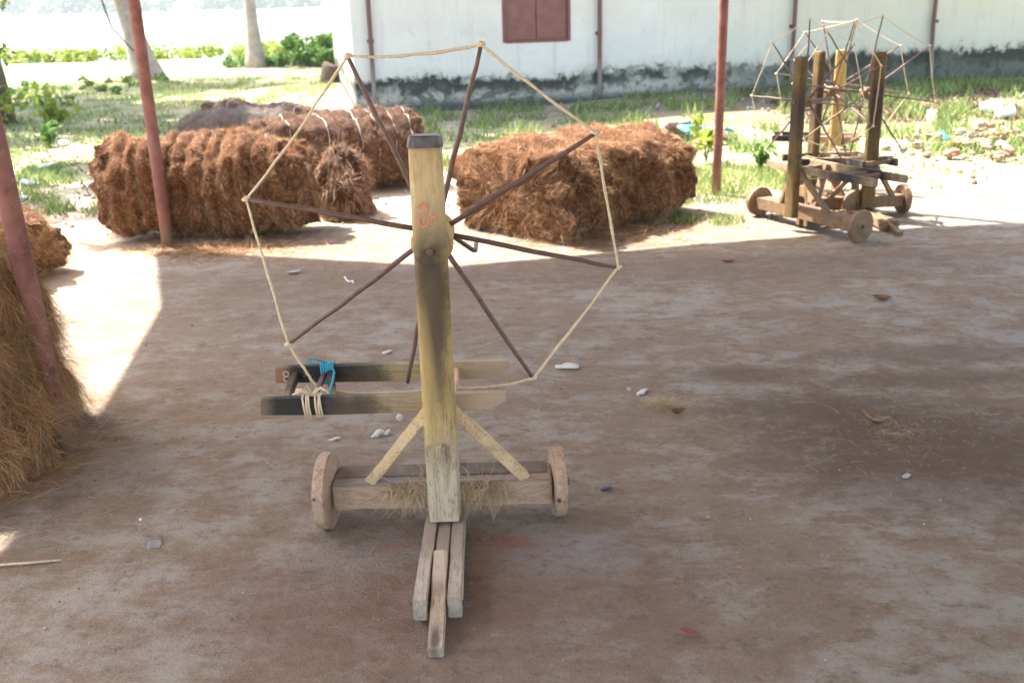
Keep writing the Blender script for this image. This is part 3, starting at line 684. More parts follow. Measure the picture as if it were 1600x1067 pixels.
# ------------------------------------------------------------------ coir bales
def bale(name, loc, rz, L, W, Hh, cords, core, fib, label, n=16000, ex=4, fuzz=.075, groove=.018, seed=0, cordm=None, ncord_vis=True, lump=.05, slope=0, ek=(7, .55)):
    t = empty(name, (loc[0], loc[1], 0), rz); tag(t, label, 'coir bale', 'bales of coir fibre')
    nu, nth = 110, 84
    def surf(u, th):
        # u along -1..1
        au = abs(u); e = max(0, 1 - au ** ek[0]) ** (1 / 3.2)
        ca, sa = math.cos(th), math.sin(th)
        rr = (abs(ca) ** ex + abs(sa) ** ex) ** (-1 / ex)
        k = (ek[1] + (1 - ek[1]) * e) if au < .999 else .0
        g = 0
        if cords and au < .9:
            ph = (u * .5 + .5) * (cords + 1); g = (abs(math.sin(math.pi * ph)) ** .38 - 1) * (1 + .4 * math.sin(ph * 9))
        x = u * L / 2
        y = ca * rr * W / 2 * k; z = sa * rr * Hh / 2 * k
        nn = Vector((x * 3 + seed * 7, y * 3, z * 3)); d = noise.fractal(nn * 1.1, 1, 2, 5) * lump
        dd = noise.fractal(nn * 5, 1, 2, 3) * .018
        s = 1 + (g * groove + d + dd * (1 + 1.2 * (au > .85))) / (min(W, Hh) / 2)
        if au > .8: x += (noise.fractal(nn * 2.2, 1, 2, 3) * .03 + max(-.04, min(.04, .07 * noise.noise(nn * 6.5)))) * math.copysign(1, u)
        z = z * s + Hh / 2 - slope * x
        if z < .012: z = .012 + .002 * d
        return (x, y * s, z)
    V = [surf(-1 + 2 * i / (nu - 1), 2 * math.pi * j / nth) for i in range(nu) for j in range(nth)]
    F = []
    for i in range(nu - 1):
        for j in range(nth):
            a = i * nth + j; b = i * nth + (j + 1) % nth; F.append((a, a + nth, b + nth, b))
    me = arrmesh('bale_body', V, F, True); body = obj('bale_body', me, core, t)
    P, N = sample(me, n * 2)
    if (N * (P - np.array([0, 0, Hh / 2]))).sum() < 0: N = -N; me.flip_normals()
    keep = P[:, 2] > .02
    fibres('loose_fibre', P[keep], N[keep], fuzz, .0015, fib, t, .42, .25, .38, 3, 'stuff', None, 0.0, .55, 7.0)
    # coarse curly locks standing out
    P, N = sample(me, n // 8)
    keep = (P[:, 2] > .03); fibres('curly_lock', P[keep], N[keep], fuzz * 1.8, .0016, fib, t, .9, .3, .45, 6, 'stuff', None, 0.0, .6)
    for c in range(cords):
        u = -1 + 2 * (c + 1) / (cords + 1)
        if abs(u) > .9: continue
        pts = [Vector(surf(u, 2 * math.pi * j / 40)) for j in range(40)]; cen = sum(pts, Vector()) / 40
        kk = 1.045 if cordm is pl_cord else 1.02
        pts = [cen + (q - cen) * kk + Vector((random.uniform(-.003, .003), 0, .003)) for q in pts]
        obj('binding_cord', bmesh_to(tube(pts, .0042 if cordm is not pl_cord else .003, 6, True), 'binding_cord', True), cordm or rope_m, t)
    return t
dk_cord = simple('dark_cord', (.12, .06, .035), (.22, .12, .07), 50, .8)
pl_cord = simple('pale_plastic_strap', (.46, .44, .42), (.66, .64, .62), 20, .4)
bale('coir_bale', (-2.14, 7.17), R(-3), 1.46, .70, .70, 12, core_red, coir_red, 'bright rust-brown coir bale bound with many cords behind the left red post', 36000, 2.4, .052, .075, 1, dk_cord, lump=.075, ek=(6, .45))
bale('coir_bale', (-1.50, 8.9), R(24), 1.5, .72, .66, 9, core_dark, coir_dark, 'long brown coir bale with pale straps across its top left of the house corner', 24000, 2.3, .055, .036, 2, pl_cord, lump=.07)
bale('coir_bale', (-2.75, 10.3), R(8), 1.05, .6, .56, 0, core_grey, coir_grey, 'greyish faded coir bale lying behind the bright left bale', 12000, 3, .07, .01, 3)
bale('coir_bale', (-2.75, 11.9), R(-14), 1.6, .55, .46, 7, core_dark, coir_dark, 'farthest dark brown coir bale with straps sloping down to the right', 12000, 3, .07, .012, 4, pl_cord, slope=.07)
bale('coir_bale', (.50, 7.30), R(46), 1.45, 1.10, .60, 13, core_red, coir_red, 'wide square-cornered coir bale right of the foreground wheel with curly end', 40000, 3.8, .068, .044, 5, dk_cord, lump=.06, ek=(14, .70))
bale('coir_bale', (-3.45, 6.15), R(-20), 1.2, .6, .42, 5, core_red, coir_red, 'reddish coir bale cut off by the left edge behind the near post', 14000, 3, .085, .012, 6, dk_cord)
# heaps of loose coir
def heap(name, loc, rx, ry, h, core, fib, label, n, length, seed, width=.003, down=1.0):
    t = empty(name, (loc[0], loc[1], 0)); tag(t, label, 'coir heap', 'heaps of loose coir')
    nu, nth = 36, 72; V = []
    for i in range(nu):
        a = i / (nu - 1) * math.pi / 2
        for j in range(nth):
            th = 2 * math.pi * j / nth; c, s = math.cos(th), math.sin(th)
            d = 1 + .28 * noise.fractal(Vector((c * 1.4 + seed * 3, s * 1.4, a * 1.6)), 1, 2, 4) + .10 * noise.noise(Vector((c * 5 + seed, s * 5, a * 5)))
            V.append((rx * c * math.cos(a) ** .7 * d, ry * s * math.cos(a) ** .7 * d, max(.0, h * math.sin(a) ** .9 * (.8 + .2 * d))))
    F = [(i * nth + j, i * nth + (j + 1) % nth, (i + 1) * nth + (j + 1) % nth, (i + 1) * nth + j) for i in range(nu - 1) for j in range(nth)]
    me = arrmesh('heap_body', V, F, True); obj('heap_body', me, core, t)
    P, N = sample(me, n)
    if (N[:, :2] * P[:, :2]).sum() < 0: N = -N
    fibres('loose_fibre', P, N, length, width, fib, t, .40, down, .22, 5, 'stuff', None, 0.0, .55, 9.0)
    return t
heap('coir_heap', (-2.09, 3.40), .42, .50, .84, core_tan, coir_tan, 'tall heap of loose tan coir around the nearest post at the left edge', 52000, .15, 1, .0013, 1.1)
heap('coir_heap', (-1.28, 7.75), .21, .24, .50, core_dark, coir_dark, 'small dark brown tuft of coir between the two left bales', 6000, .10, 2, .004)
# strands strewn on the floor
def strewn(name, cx, cy, rx, ry, n, length, mat, label, width=.0013):
    a = rng.uniform(0, 2 * np.pi, n); rr = np.abs(rng.normal(0, .55, n))
    P = np.stack([cx + rx * rr * np.cos(a), cy + ry * rr * np.sin(a), np.full(n, .006)], 1)
    N = np.tile([0, 0, 1.], (n, 1)); o = fibres(name, P, N, length, width, mat, None, .06, .05, .3, 6, 'stuff', None, .006)
    o['label'] = label; o['category'] = 'loose fibre'; return o
strewn('strewn_fibre', -1.85, 3.25, .55, .75, 2600, .16, coir_tan, 'tan coir strands strewn on the floor round the left heap')
strewn('strewn_fibre', -2.0, 6.6, 1.0, .35, 2500, .14, coir_red, 'rust coloured strands on the ground before the left bale', .003)
strewn('strewn_fibre', .6, 6.7, .9, .5, 2500, .14, coir_red, 'rust coloured strands on the ground before the right bale', .003)
strewn('strewn_fibre', 1.4, 3.35, .7, .5, 420, .045, coir_pale, 'thin tan strands on the damp brown floor patch at right', .001)
strewn('strewn_fibre', .60, 3.70, .08, .05, 380, .07, coir_pale, 'little tan coir clump beside the white shell on the floor', .001)
strewn('strewn_fibre', 0, 3.4, 3.2, 2.2, 1800, .05, coir_tan, 'short stray coir bits scattered all over the floor', .001)

# ------------------------------------------------------------------ litter on the floor
def chip(name, x, y, sx, sy, sz, mat, label, cat, group=None, rz=None, tilt=0):
    bm = bmesh.new(); bmesh.ops.create_icosphere(bm, subdivisions=2, radius=1)
    sd_ = random.random() * 50
    for v in bm.verts:
        d = 1 + .75 * noise.noise(v.co * 1.6 + Vector((sd_, 0, 0))); v.co = Vector((v.co.x * sx * d, v.co.y * sy * d, v.co.z * sz * .55 * d + sz * .6 + .5 * sz * math.sin(v.co.x * 2)))
    o = obj(name, bmesh_to(bm, name, True), mat, None, (x, y, 0), (tilt, 0, random.uniform(0, 3) if rz is None else rz))
    tag(o, label, cat, group); return o
def leaf(x, y, L, W, mat, label, rz=0, curl=.4, z=.004, name='fallen_leaf', cat='leaf', grp='fallen leaves on the shed floor'):
    V, F = [], []; n = 8
    for i in range(n + 1):
        t = i / n; w_ = W / 2 * math.sin(math.pi * min(1, t * .96 + .02)) ** .8
        zc = curl * L * (t - .5) ** 2
        V += [(L * (t - .5), -w_, zc + w_ * curl), (L * (t - .5), 0, zc), (L * (t - .5), w_, zc + w_ * curl)]
    for i in range(n):
        for j in range(2): a = i * 3 + j; F.append((a, a + 1, a + 4, a + 3))
    o = obj(name, arrmesh(name, V, F, True), mat, None, (x, y, z), (0, 0, rz))
    m = o.modifiers.new('thick', 'SOLIDIFY'); m.thickness = .0012
    tag(o, label, cat, grp); return o
G1 = 'white scraps on the shed floor'
chip('shell', .24, 4.15, .050, .035, .012, shell_m, 'large white oval shell alone on the floor right of the wheel', 'shell', G1, -.5)
chip('shell', .53, 3.82, .020, .036, .010, shell_m, 'white curved shell at the edge of the tan coir clump', 'shell', G1, -.4)
chip('scrap', -.59, 4.41, .022, .013, .008, shell_m, 'small white scrap beyond the cross boards left of the upright', 'scrap', G1)
chip('scrap', -.52, 3.47, .020, .016, .014, shell_m, 'crumpled white scrap pair left of the left brace, left piece', 'scrap', G1)
chip('scrap', -.485, 3.48, .014, .013, .012, shell_m, 'crumpled white scrap pair left of the left brace, right piece', 'scrap', G1)
chip('scrap', -.68, 3.44, .024, .010, .007, shell_m, 'thin greyish scrap furthest left below the cross boards', 'scrap', G1, .2)
chip('scrap', -.45, 3.62, .015, .013, .012, shell_m, 'tiny white cube-like scrap just under the front cross plank', 'scrap', G1)
chip('scrap', -1.21, 2.86, .006, .005, .004, white_pl, 'tiny bright white speck on the floor near the tan heap', 'scrap', G1)
chip('scrap', .48, 3.86, .016, .010, .006, simple('mauve_bit', (.30, .24, .33), (.45, .38, .48)), 'mauve flake lying left of the curved shell', 'scrap')
chip('scrap', -.10, 3.93, .022, .010, .006, simple('lilac_bit', (.40, .32, .50), (.50, .42, .60)), 'lilac scrap showing between the board end and the rope', 'scrap')
chip('scrap', .30, 2.98, .020, .013, .010, dark_bit, 'dark blue-black scrap right of the right wheel', 'scrap', None, -.6)
chip('stone', -1.11, 2.70, .032, .026, .004, simple('flat_stone', (.17, .16, .15), (.24, .23, .21)), 'flat grey stone pressed into the floor at lower left', 'stone')
chip('stone', 1.31, 3.01, .016, .010, .008, simple('pebble_grey', (.30, .29, .28), (.42, .41, .40)), 'pale pebble at the near edge of the damp patch', 'stone', None, .3)
leaf(.64, 3.59, .06, .03, leaf_br, 'dark curled leaf just below the tan coir clump', .2, 1.2)
leaf(1.95, 5.02, .10, .05, leaf_br, 'dry brown leaf on the grey floor far right', -.4, .8)
leaf(1.36, 3.44, .11, .035, simple('coir_curl', (.22, .15, .09), (.34, .25, .16)), 'curled husk piece in the middle of the damp brown patch', -.7, 1.6, name='husk_curl', cat='husk')
leaf(.43, 2.17, .055, .03, simple('red_leaf', (.22, .10, .07), (.30, .16, .11)), 'reddish brown leaf at the bottom of the floor right of centre', -.6, .5)
leaf(1.33, 5.90, .09, .04, leaf_br, 'dark leaf on the floor between the right bale and the parked wheels', .1, .6)
leaf(-1.32, 5.92, .09, .045, simple('green_leaf_dry', (.20, .27, .22), (.32, .38, .33)), 'pale green leaf on the floor just in front of the left bale', .3, .5)
leaf(-.36, 3.15, .07, .02, simple('orange_leaf', (.45, .25, .12), (.55, .33, .18)), 'small orange-tan sliver in front of the left brace', .1, .1)
tag(obj('wire', bmesh_to(tube([(-.95 + .035 * math.cos(a * .7) , 5.62 + .03 * a, .012 + .008 * math.sin(a * 2)) for a in np.linspace(0, 5, 18)], .004, 6), 'wire', True), white_pl), 'thin bent white plastic strip lying on the floor left of the upright', 'plastic strip')
tag(obj('twig', bmesh_to(tube([(-1.85, 2.62, .01), (-1.6, 2.585, .012), (-1.46, 2.6, .01), (-1.36, 2.615, .008)], .0035, 6), 'twig', True), rope_m), 'pale curved stalk on the floor at the lower left edge', 'twig')
# crumbs: tiny clods and chaff over floor
def crumbs(name, n, x0, x1, y0, y1, smin, smax, mat, label, cat, zf=lambda x, y: 0.0):
    bm = bmesh.new(); bmesh.ops.create_icosphere(bm, subdivisions=1, radius=1); v = np.array([list(q.co) for q in bm.verts]); f = np.array([[q.index for q in ff.verts] for ff in bm.faces]); bm.free()
    P = np.stack([rng.uniform(x0, x1, n), rng.uniform(y0, y1, n)], 1); s = smin + (smax - smin) * rng.uniform(0, 1, n) ** 4
    Z = np.array([zf(a, b) for a, b in P])
    VV = v[None] * (s[:, None, None] * rng.uniform(.5, 1.3, (n, 1, 3))) * rng.uniform(.8, 1.2, (n, len(v), 1))
    VV += np.concatenate([P, (Z + s * .3)[:, None]], 1)[:, None]
    FF = f[None] + (np.arange(n) * len(v))[:, None, None]
    o = obj(name, arrmesh(name, VV.reshape(-1, 3), FF.reshape(-1, 3), True, np.repeat(rng.uniform(0, 1, n), len(v))), mat); tag(o, label, cat, None, 'stuff'); return o
crumbs('floor_grit', 4000, -2.3, 4.5, 1.3, 7.4, .001, .0055, fibre_mat('grit_mix', [(.17, .12, .09), (.30, .22, .16), (.42, .34, .27), (.55, .48, .40)], .9, 0), 'fine grit and earth crumbs over the shed floor', 'grit', lambda x, y: .001)
crumbs('yard_gravel', 6000, -9, 8, 7.2, 16, .006, .03, fibre_mat('gravel_mix', [(.16, .11, .08), (.32, .26, .20), (.48, .42, .36), (.65, .62, .58)], .9, 0), 'loose gravel and crumbs over the sunny yard', 'gravel', ground_z)

# ------------------------------------------------------------------ vegetation
def leafmat(name, cols, trans=.35):
    return fibre_mat(name, cols, .55, trans)
grass_m = leafmat('grass_blade', [(.10, .16, .035), (.17, .26, .06), (.27, .36, .10), (.48, .48, .24)])
weed_m = leafmat('weed_leaf', [(.06, .14, .025), (.11, .22, .04), (.20, .30, .05)])
yel_m = leafmat('yellow_green_leaf', [(.16, .26, .03), (.28, .36, .05), (.40, .40, .07)])
dark_leaf = leafmat('tree_leaf', [(.025, .06, .018), (.05, .10, .025), (.09, .15, .04)])
litter_m = fibre_mat('leaf_litter', [(.06, .035, .02), (.14, .085, .045), (.24, .15, .08), (.36, .26, .16)], .8, .1)
def blades(name, pts, h, wd, mat, label, cat='grass', lean=.45):
    n = len(pts); P = np.array([(x, y, ground_z(x, y)) for x, y in pts])
    N = np.tile([0, 0, 1.], (n, 1)) ; o = fibres(name, P, N, h, wd, mat, None, 2.2, 0, .35, 3, 'stuff')
    tag(o, label, cat); return o
def scatter(n, f, box_, clump=2.2, thr=-.05):
    out = []; x0, x1, y0, y1 = box_; tries = 0
    while len(out) < n and tries < n * 30:
        tries += 1
        x = random.uniform(x0, x1); y = y0 + (y1 - y0) * random.random() ** 1.3
        if noise.noise(Vector((x * clump, y * clump * .7, 5))) + .5 * noise.noise(Vector((x * .5, y * .5, 9))) < thr: continue
        if f(x, y): out.append((x, y))
    return out
def house_front(x): return 15.2 + (x + 2.2) * math.tan(YAW)
blades('grass', scatter(26000, lambda x, y: x < -2.9 - .04 * (y - 9) + random.gauss(0, .4) and x > -.62 * y - 1.5, (-14, -2.2, 8.2, 24)), .10, .012, grass_m, 'short patchy green grass on the left of the yard')
blades('grass', scatter(5000, lambda x, y: y > 7.9 + .1 * abs(x + 4.5) or x < -4, (-6.5, -3.3, 7.4, 11)), .09, .009, grass_m, 'fresh green grass left of the bright coir bale')
blades('grass', scatter(15000, lambda x, y: y < house_front(x) - .15 and y > 9.4 and y > 9.8 - .0 * x, (-1.3, 9.5, 9.6, 16.6), 2.2, .04), .16, .015, grass_m, 'taller green grass strip along the foot of the white house')
blades('grass', scatter(6000, lambda x, y: y > 6.9 + .6 * abs(x - 1.5) * .6 and (x - .47) ** 2 + (y - 7.5) ** 2 > .6, (1.15, 2.6, 6.9, 9.6), 3, -.05), .085, .009, grass_m, 'sunlit grass around the foot of the right red post')
blades('grass', scatter(1300, lambda x, y: True, (3.0, 7, 7.6, 11.5), 2, .15), .07, .011, weed_m, 'thin sunlit weeds on the sandy yard at right')
blades('dry_litter', scatter(9000, lambda x, y: y < house_front(x) - .1, (3.6, 10, 12.2, 17), 1.5, -.4), .06, .030, litter_m, 'brown leaf litter in the shade along the right of the house', 'leaf litter')
blades('dry_litter', scatter(2500, lambda x, y: True, (-8.5, -3.2, 8.0, 16), 1.5, -.3), .05, .026, litter_m, 'scattered dead leaves on the left lawn', 'leaf litter')
def leaves_at(C, n, size, up=.4):
    """n small two-quad leaves around centres C (m x 4: x y z r)"""
    C = np.asarray(C, float); i = rng.integers(0, len(C), n)
    d = rng.normal(size=(n, 3)); d /= np.linalg.norm(d, axis=1)[:, None]; P = C[i, :3] + d * (C[i, 3] * rng.uniform(.3, 1, n) ** .5)[:, None]
    A = rng.normal(size=(n, 3)); A[:, 2] -= .3; A /= np.linalg.norm(A, axis=1)[:, None]
    B = np.cross(A, rng.normal(size=(n, 3)) + np.array([0, 0, up])); B /= np.linalg.norm(B, axis=1)[:, None]
    s = (size * rng.uniform(.6, 1.3, n))[:, None]; Nn = np.cross(A, B) * s * .12
    V = np.stack([P - A * s * .5, P - B * s * .28 + Nn, P + A * s * .5, P + B * s * .28 + Nn], 1).reshape(-1, 3)
    F = np.arange(n * 4).reshape(-1, 4); F = np.concatenate([F[:, [0, 1, 2]], F[:, [0, 2, 3]]])
    return V, F, np.repeat(rng.uniform(0, 1, n), 4)
def weed(x, y, h, nl, size, mat, label, name='weed'):
    t = empty(name, (x, y, ground_z(x, y))); tag(t, label, 'plant')
    st = []
    tips_ = []
    for k_ in range(max(3, nl // 7)):
        a = random.uniform(0, 6.28); L = h * random.uniform(.6, 1); r = h * random.uniform(.1, .45)
        pts = [(0, 0, 0), (r * .4 * math.cos(a), r * .4 * math.sin(a), L * .55), (r * math.cos(a), r * math.sin(a), L)]
        st.append((pts, [.006, .005, .003])); tips_ += [(*pts[1], .07 * h / .3), (*pts[2], .09 * h / .3)]
    obj('stem', bmesh_to(tubes(st, 5), 'stem'), weed_m, t)
    V_, F_, r_ = leaves_at(tips_, nl, size); V_[:, 2] = np.maximum(V_[:, 2], .005)
    obj('foliage', arrmesh('foliage', V_, F_, False, r_), mat, t)
weed(-6.3, 14.2, .55, 90, .16, yel_m, 'yellow-green leafy weed in the lawn left of the red post, tallest there')
weed(-5.6, 12.4, .30, 60, .12, weed_m, 'low green weed on the lawn above the pale litter')
weed(-6.6, 12.7, .35, 50, .13, yel_m, 'leafy weed with yellowing leaves near the left edge of the lawn')
weed(1.95, 9.8, .42, 40, .16, yel_m, 'bright young plant with broad leaves beside the right red post')
weed(2.35, 9.3, .25, 50, .10, weed_m, 'low weed just right of the right red post')
weed(4.9, 9.3, .26, 60, .10, weed_m, 'green weed growing against the rubble heap')
weed(1.0, 10.5, .34, 14, .05, weed_m, 'thin upright sprig behind the right bale')
# pale litter bits on left lawn
for i, (x, y) in enumerate([(-5.5, 12.6), (-4.6, 9.6), (-4.3, 8.7), (-4.9, 10.7)]):
    chip('paper_scrap', x, y, .10, .07, .025, white_pl, ['crumpled white paper on the lawn highest behind the left post', 'white paper scrap on the grass left of the greyish bale', 'small white scrap on the grass just above the bright left bale', 'pale paper scrap in the middle of the left lawn'][i], 'paper', 'white litter on the lawn')
# trash by the wall
tt = empty('rubbish_pile', (1.95, 11.5, ground_z(1.95, 11.5))); tag(tt, 'low pile of dark husks with blue plastic behind the right bale', 'rubbish')
def lump(name, par, x, y, z, s, mat):
    bm = bmesh.new(); bmesh.ops.create_icosphere(bm, subdivisions=2, radius=1); q0 = random.random() * 99
    for v in bm.verts:
        d = 1 + .5 * noise.noise(v.co * 1.3 + Vector((q0, 0, 0))); v.co = Vector((v.co.x * s[0] * d, v.co.y * s[1] * d, v.co.z * s[2] * d))
    return obj(name, bmesh_to(bm, name, False), mat, par, (x, y, z), (random.uniform(-.4, .4), random.uniform(-.4, .4), random.uniform(0, 3)))
for i in range(16): lump('husk', tt, random.uniform(-.45, .5), random.uniform(-.3, .3), random.uniform(.04, .16), (random.uniform(.08, .16), random.uniform(.05, .09), random.uniform(.03, .06)), random.choice([leaf_br, dark_bit, leaf_br]))
for x, y, m_ in ((.25, -.3, blue_pl), (.5, -.2, blue_pl), (.1, -.15, teal_pl), (.35, -.34, white_pl)): lump('plastic_piece', tt, x, y, .16, (.13, .07, .03), m_)
# rubble
rt = empty('rubble_heap', (4.95, 10.2, ground_z(4.95, 10.2))); tag(rt, 'low heap of broken stone and brick at the right edge of the yard', 'rubble')
for i in range(130):
    a = random.uniform(0, 6.28); rr = random.random() ** .6; s = random.uniform(.02, .065) * random.choice((.6, 1, 1.2))
    lump('stone', rt, 1.1 * rr * math.cos(a), .95 * rr * math.sin(a), .03 + .26 * (1 - rr) * random.random(), (s, s * .8, s * .6), random.choice([stone_m, stone_m, stone_m, brick_m]))
# white cups / teal scrap
def cup(x, y, rx_, rz_, label, s=1):
    prof = [(.001, 0), (.035, 0), (.040, .05), (.046, .13), (.049, .135), (.043, .13), (.036, .01), (.001, .008)]
    bm = bmesh.new(); n = 18; rg = [[bm.verts.new((r * s * math.cos(2 * math.pi * i / n), r * s * math.sin(2 * math.pi * i / n), z * s)) for i in range(n)] for r, z in prof]
    for a, b in zip(rg, rg[1:]):
        for i in range(n): bm.faces.new((a[i], a[(i + 1) % n], b[(i + 1) % n], b[i]))
    o = obj('plastic_cup', bmesh_to(bm, 'plastic_cup', True), white_pl, None, (x, y, ground_z(x, y) + .04 * s), (rx_, 0, rz_)); tag(o, label, 'cup', 'white plastic cups in the yard')
cup(4.95, 11.8, .1, 0, 'white cup standing upright on the ground left of the rubble', 1.1)
cup(5.95, 12.75, 1.5, 1.2, 'white cup on its side in front of the greenish wall, left one of the pair', 1.9)
cup(6.0, 12.35, 1.45, 1.9, 'white cup on its side in front of the greenish wall, right one of the pair', 1.5)
chip('plastic_scrap', 4.72, 10.9, .13, .06, .04, teal_pl, 'teal plastic scrap lying left of the rubble', 'plastic')
chip('plastic_scrap', 5.0, 10.95, .12, .05, .03, blue_pl, 'grey-blue plastic scrap at the rubble edge', 'plastic')

# ------------------------------------------------------------------ trees
bark_p = simple('palm_bark', (.26, .22, .18), (.42, .37, .31), 5, .9, .7, .03)
bark_d = simple('dark_bark', (.07, .05, .04), (.15, .11, .08), 6, .9, .9, .04)
def frond_mesh(L=3.6):
    V, F, rn = [], [], []
    n = 26
    for i in range(n):
        t = (i + 1) / n; x = L * t * (1 - .12 * t); z = .9 * t - 2.6 * t * t
        x2 = x + .14
        for s in (-1, 1):
            for q in range(2):
                ll = .75 * math.sin(math.pi * min(1, .12 + t * .86)) + .1; xx = x + q * .06
                b = len(V); r0 = random.random()
                V += [(xx, s * .02, z), (xx + .05, s * .02, z), (xx + .28, s * ll, z - .28 - .2 * ll)]; F.append((b, b + 1, b + 2)); rn += [r0] * 3
    return arrmesh('frond', V, F, False, rn)
def palm(x, y, topx, topy, h, r0, r1, label, nf=17):
    t = empty('palm_tree', (x, y, ground_z(x, y))); tag(t, label, 'palm tree', 'palm trees toward the river')
    pts, rs = [], []
    for i in range(30):
        u = i / 29; pts.append((topx * u ** 1.25, topy * u, -.1 + h * u)); rs.append(r1 + (r0 - r1) * math.exp(-u * h / .75) + .012 * (i % 2))
    obj('trunk', bmesh_to(tube(pts, rs, 16), 'trunk', True), bark_p, t)
    fm = frond_mesh()
    for i in range(nf):
        f = obj('frond', fm, dark_leaf, t, (topx, topy, h - .1), (0, R(random.uniform(-45, 25)), 2 * math.pi * i / nf + random.uniform(-.15, .15)))
    return t
palm(-8.5, 24.6, -2.6, .6, 8.5, .50, .155, 'grey palm trunk leaning left with flared foot behind the left red post')
palm(-6.75, 28.2, -.1, .5, 9.5, .34, .125, 'straight slim grey palm trunk right of the leaning one')
palm(-11.5, 21, -1.2, -.5, 8.0, .4, .16, 'palm trunk outside the left edge')
def tree(x, y, h, r, crowns, nleaf, size, label, mat=dark_leaf):
    t = empty('leafy_tree', (x, y, ground_z(x, y))); tag(t, label, 'tree')
    pts = [(0.06 * math.sin(i * 1.3), .05 * math.cos(i), h * i / 9 - .1) for i in range(10)]
    tr = obj('trunk', bmesh_to(tube(pts, [r * (1.25 if i == 0 else 1) * (1 - .05 * i) for i in range(10)], 14), 'trunk', True), bark_d, t)
    C_ = []
    for cx, cy, cz, cr in crowns:
        obj('limb', bmesh_to(tube([(0, 0, h * .75), (cx * .4, cy * .4, (h + cz) * .5), (cx, cy, cz)], [r * .5, r * .3, r * .12], 8), 'limb', True), bark_d, t)
        for q in range(9):
            C_.append((cx + random.gauss(0, cr * .5), cy + random.gauss(0, cr * .5), cz + random.gauss(0, cr * .35), cr * random.uniform(.2, .42)))
    V_, F_, r_ = leaves_at(C_, nleaf, size); obj('crown', arrmesh('crown', V_, F_, False, r_), mat, t)
    return t
lt = tree(-7.66, 15.2, 5.5, .27, [(-1.5, 1, 7, 2), (1.8, 1.2, 7.3, 2), (.5, -1.6, 6.5, 1.8), (2.6, 3.5, 7, 1.8), (-2.6, 3.4, 7.6, 2), (0, 3, 8.8, 2), (4.0, .4, 6.8, 1.5)], 15000, .24, 'dark trunk at the left edge of the yard with leafy shoots on it')
V_, F_, r_ = leaves_at([(.25, -.3, .45, .28), (.35, -.1, .95, .22), (.15, -.3, .15, .3), (.30, -.2, 1.35, .18), (.45, -.2, .35, .2), (.42, 0, 1.75, .15)], 330, .10); obj('shoots', arrmesh('shoots', V_, F_, False, r_), yel_m, lt)['kind'] = 'stuff'
tree(-9.6, 10.2, 4.6, .16, [(1.2, -.2, 5.6, 1.3), (2.4, .2, 5.9, 1.2), (2.6, -1.4, 5.4, 1.0), (3.1, 1.6, 6.2, 1.1)], 5200, .20, 'unseen slender leafy tree added beyond the left edge to shade the yard beside the left bale')  # tree out of view, added so its crown shades the yard
tree(-12.5, 19, 6, .3, [(0, 0, 8, 2.4), (2.2, 1, 7, 2), (-2, 1, 7.5, 2.2), (1, 3, 7.4, 2), (3.4, -1.2, 6.4, 1.6)], 10000, .28, 'leafy tree beyond the left edge of the lawn')
tree(-3.9, 31, 5.5, .22, [(0, 0, 7, 2.), (-1.6, .6, 6.4, 1.6), (1.6, 1, 6.6, 1.6)], 4500, .28, 'tree behind the house corner')
# a dry stalk hanging beside the leaning palm
tag(obj('hanging_vine', bmesh_to(tube([(-9.0, 23.6, 2.6), (-8.95, 23.6, 1.9), (-8.8, 23.6, 1.2), (-8.45, 23.6, .75), (-8.2, 23.6, .5)], .022, 6), 'hanging_vine', True), bark_d), 'thin dark vine curving down beside the leaning palm trunk', 'vine')
# rounded bush, bank growth, stump, boat
bt_ = empty('green_bush', (-5.0, 28.2, 0)); tag(bt_, 'rounded green bush left of the house corner', 'bush')
CB = [(random.gauss(0, .55), random.gauss(0, .35), min(.62, abs(random.gauss(.28, .2))), random.uniform(.16, .3)) for _ in range(34)]
V_, F_, r_ = leaves_at(CB, 4200, .12); obj('foliage', arrmesh('foliage', V_, F_, False, r_), weed_m, bt_)
obj('stem', bmesh_to(tubes([([(0, 0, -.05), (random.gauss(0, .4), random.gauss(0, .3), .55)], [.02, .008]) for _ in range(9)], 5), 'stem'), bark_d, bt_)
V_, F_, r_ = leaves_at([(random.uniform(-26, -3.6), random.uniform(34.5, 37.2), random.uniform(.0, .22) , random.uniform(.15, .32)) for _ in range(190)], 9000, .16)
tag(obj('bank_growth', arrmesh('bank_growth', V_, F_, False, r_), yel_m), 'sunlit yellow-green growth along the river bank', 'undergrowth', None, 'stuff')
V_, F_, r_ = leaves_at([(random.uniform(-7.6, -3.8), random.uniform(28, 29.5), random.uniform(.0, .14), random.uniform(.1, .22)) for _ in range(60)], 3500, .12)
tag(obj('ground_weeds', arrmesh('ground_weeds', V_, F_, False, r_), weed_m), 'low weeds round the foot of the straight palm', 'undergrowth', None, 'stuff')
V_, F_, r_ = leaves_at([(random.uniform(-14, -7.6), random.uniform(18, 24), random.uniform(.0, .05), random.uniform(.06, .16)) for _ in range(70)], 1800, .12)
tag(obj('ground_weeds', arrmesh('ground_weeds', V_, F_, False, r_), weed_m), 'low weeds on the shaded rise left of the leaning palm', 'undergrowth', None, 'stuff')
st = obj('tree_stump', bmesh_to(tube([(0, 0, -.05), (0, 0, .12), (.01, 0, .34), (.02, 0, .36)], [.27, .23, .20, .17], 14), 'tree_stump', True), bark_d, None, (-3.72, 22.2, ground_z(-3.72, 22.2))); tag(st, 'short dark tree stump left of the white house', 'stump')
bo = empty('canoe', (-8.7, 41.5, -1.2), .15); tag(bo, 'pale blue-grey canoe moored at the bank behind the straight palm', 'boat')
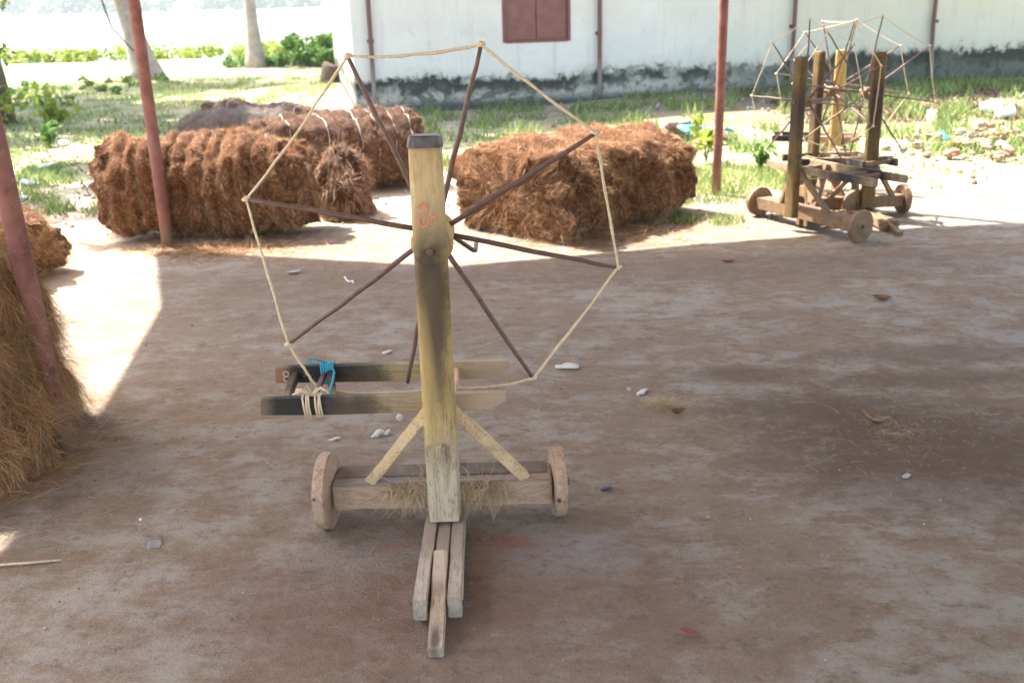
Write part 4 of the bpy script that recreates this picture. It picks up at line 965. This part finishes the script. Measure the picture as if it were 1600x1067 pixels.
def hullboat():
    bm = bmesh.new(); rg = []
    for i in range(13):
        u = i / 12 * 2 - 1; w_ = .42 * (1 - abs(u) ** 2.4) + .015; zz = .12 * abs(u) ** 3
        rg.append([bm.verts.new((u * 2.2, w_ * s, z + zz)) for s, z in ((-1, 1.15), (-.85, .75), (-.3, .5), (.3, .5), (.85, .75), (1, 1.15), (.9, 1.13), (.25, .58), (-.25, .58), (-.9, 1.13))])
    for a, b in zip(rg, rg[1:]):
        for i in range(10): bm.faces.new((a[i], a[(i + 1) % 10], b[(i + 1) % 10], b[i]))
    bm.faces.new(rg[0]); bm.faces.new(rg[-1][::-1]); bmesh.ops.recalc_face_normals(bm, faces=bm.faces); return bm
obj('boat_body', bmesh_to(hullboat(), 'boat_body', True), simple('boat_paint', (.22, .30, .38), (.32, .40, .48), 5), bo)
for x in (-1, 0, 1): obj('thwart', bmesh_to(box(x - .12, x + .12, -.30, .30, .98, 1.01, .003), 'thwart'), W_bgd, bo)
# far bank wood
CF = []
for i in range(900):
    x = random.uniform(-320, 330); y = random.uniform(384, 420); hgt = 7 + 6 * noise.noise(Vector((x * .03, 0, 0))) + random.uniform(-2, 3)
    CF.append((x, y, random.uniform(1.0, max(3, hgt)), random.uniform(1.8, 4)))
V_, F_, r_ = leaves_at(CF, 60000, 1.5)
tag(obj('far_trees', arrmesh('far_trees', V_, F_, False, r_), dark_leaf), 'pale hazy line of trees on the far side of the river', 'woods', None, 'stuff')

# ------------------------------------------------------------------ air
hz = obj('haze', bmesh_to(box(-420, 420, -14, 460, -3.8, 22, 0), 'haze'), None)
hm = bpy.data.materials.new('haze_air'); hm.use_nodes = True; hn = hm.node_tree; hn.nodes.remove(hn.nodes['Principled BSDF'])
pv = hn.nodes.new('ShaderNodeVolumePrincipled'); pv.inputs['Color'].default_value = (.86, .93, 1, 1); pv.inputs['Density'].default_value = .00055; pv.inputs['Anisotropy'].default_value = .35
hn.links.new(pv.outputs[0], hn.nodes['Material Output'].inputs['Volume']); hz.data.materials.append(hm)
tag(hz, 'thin bright haze in the air over the yard and river', 'haze', None, 'stuff')
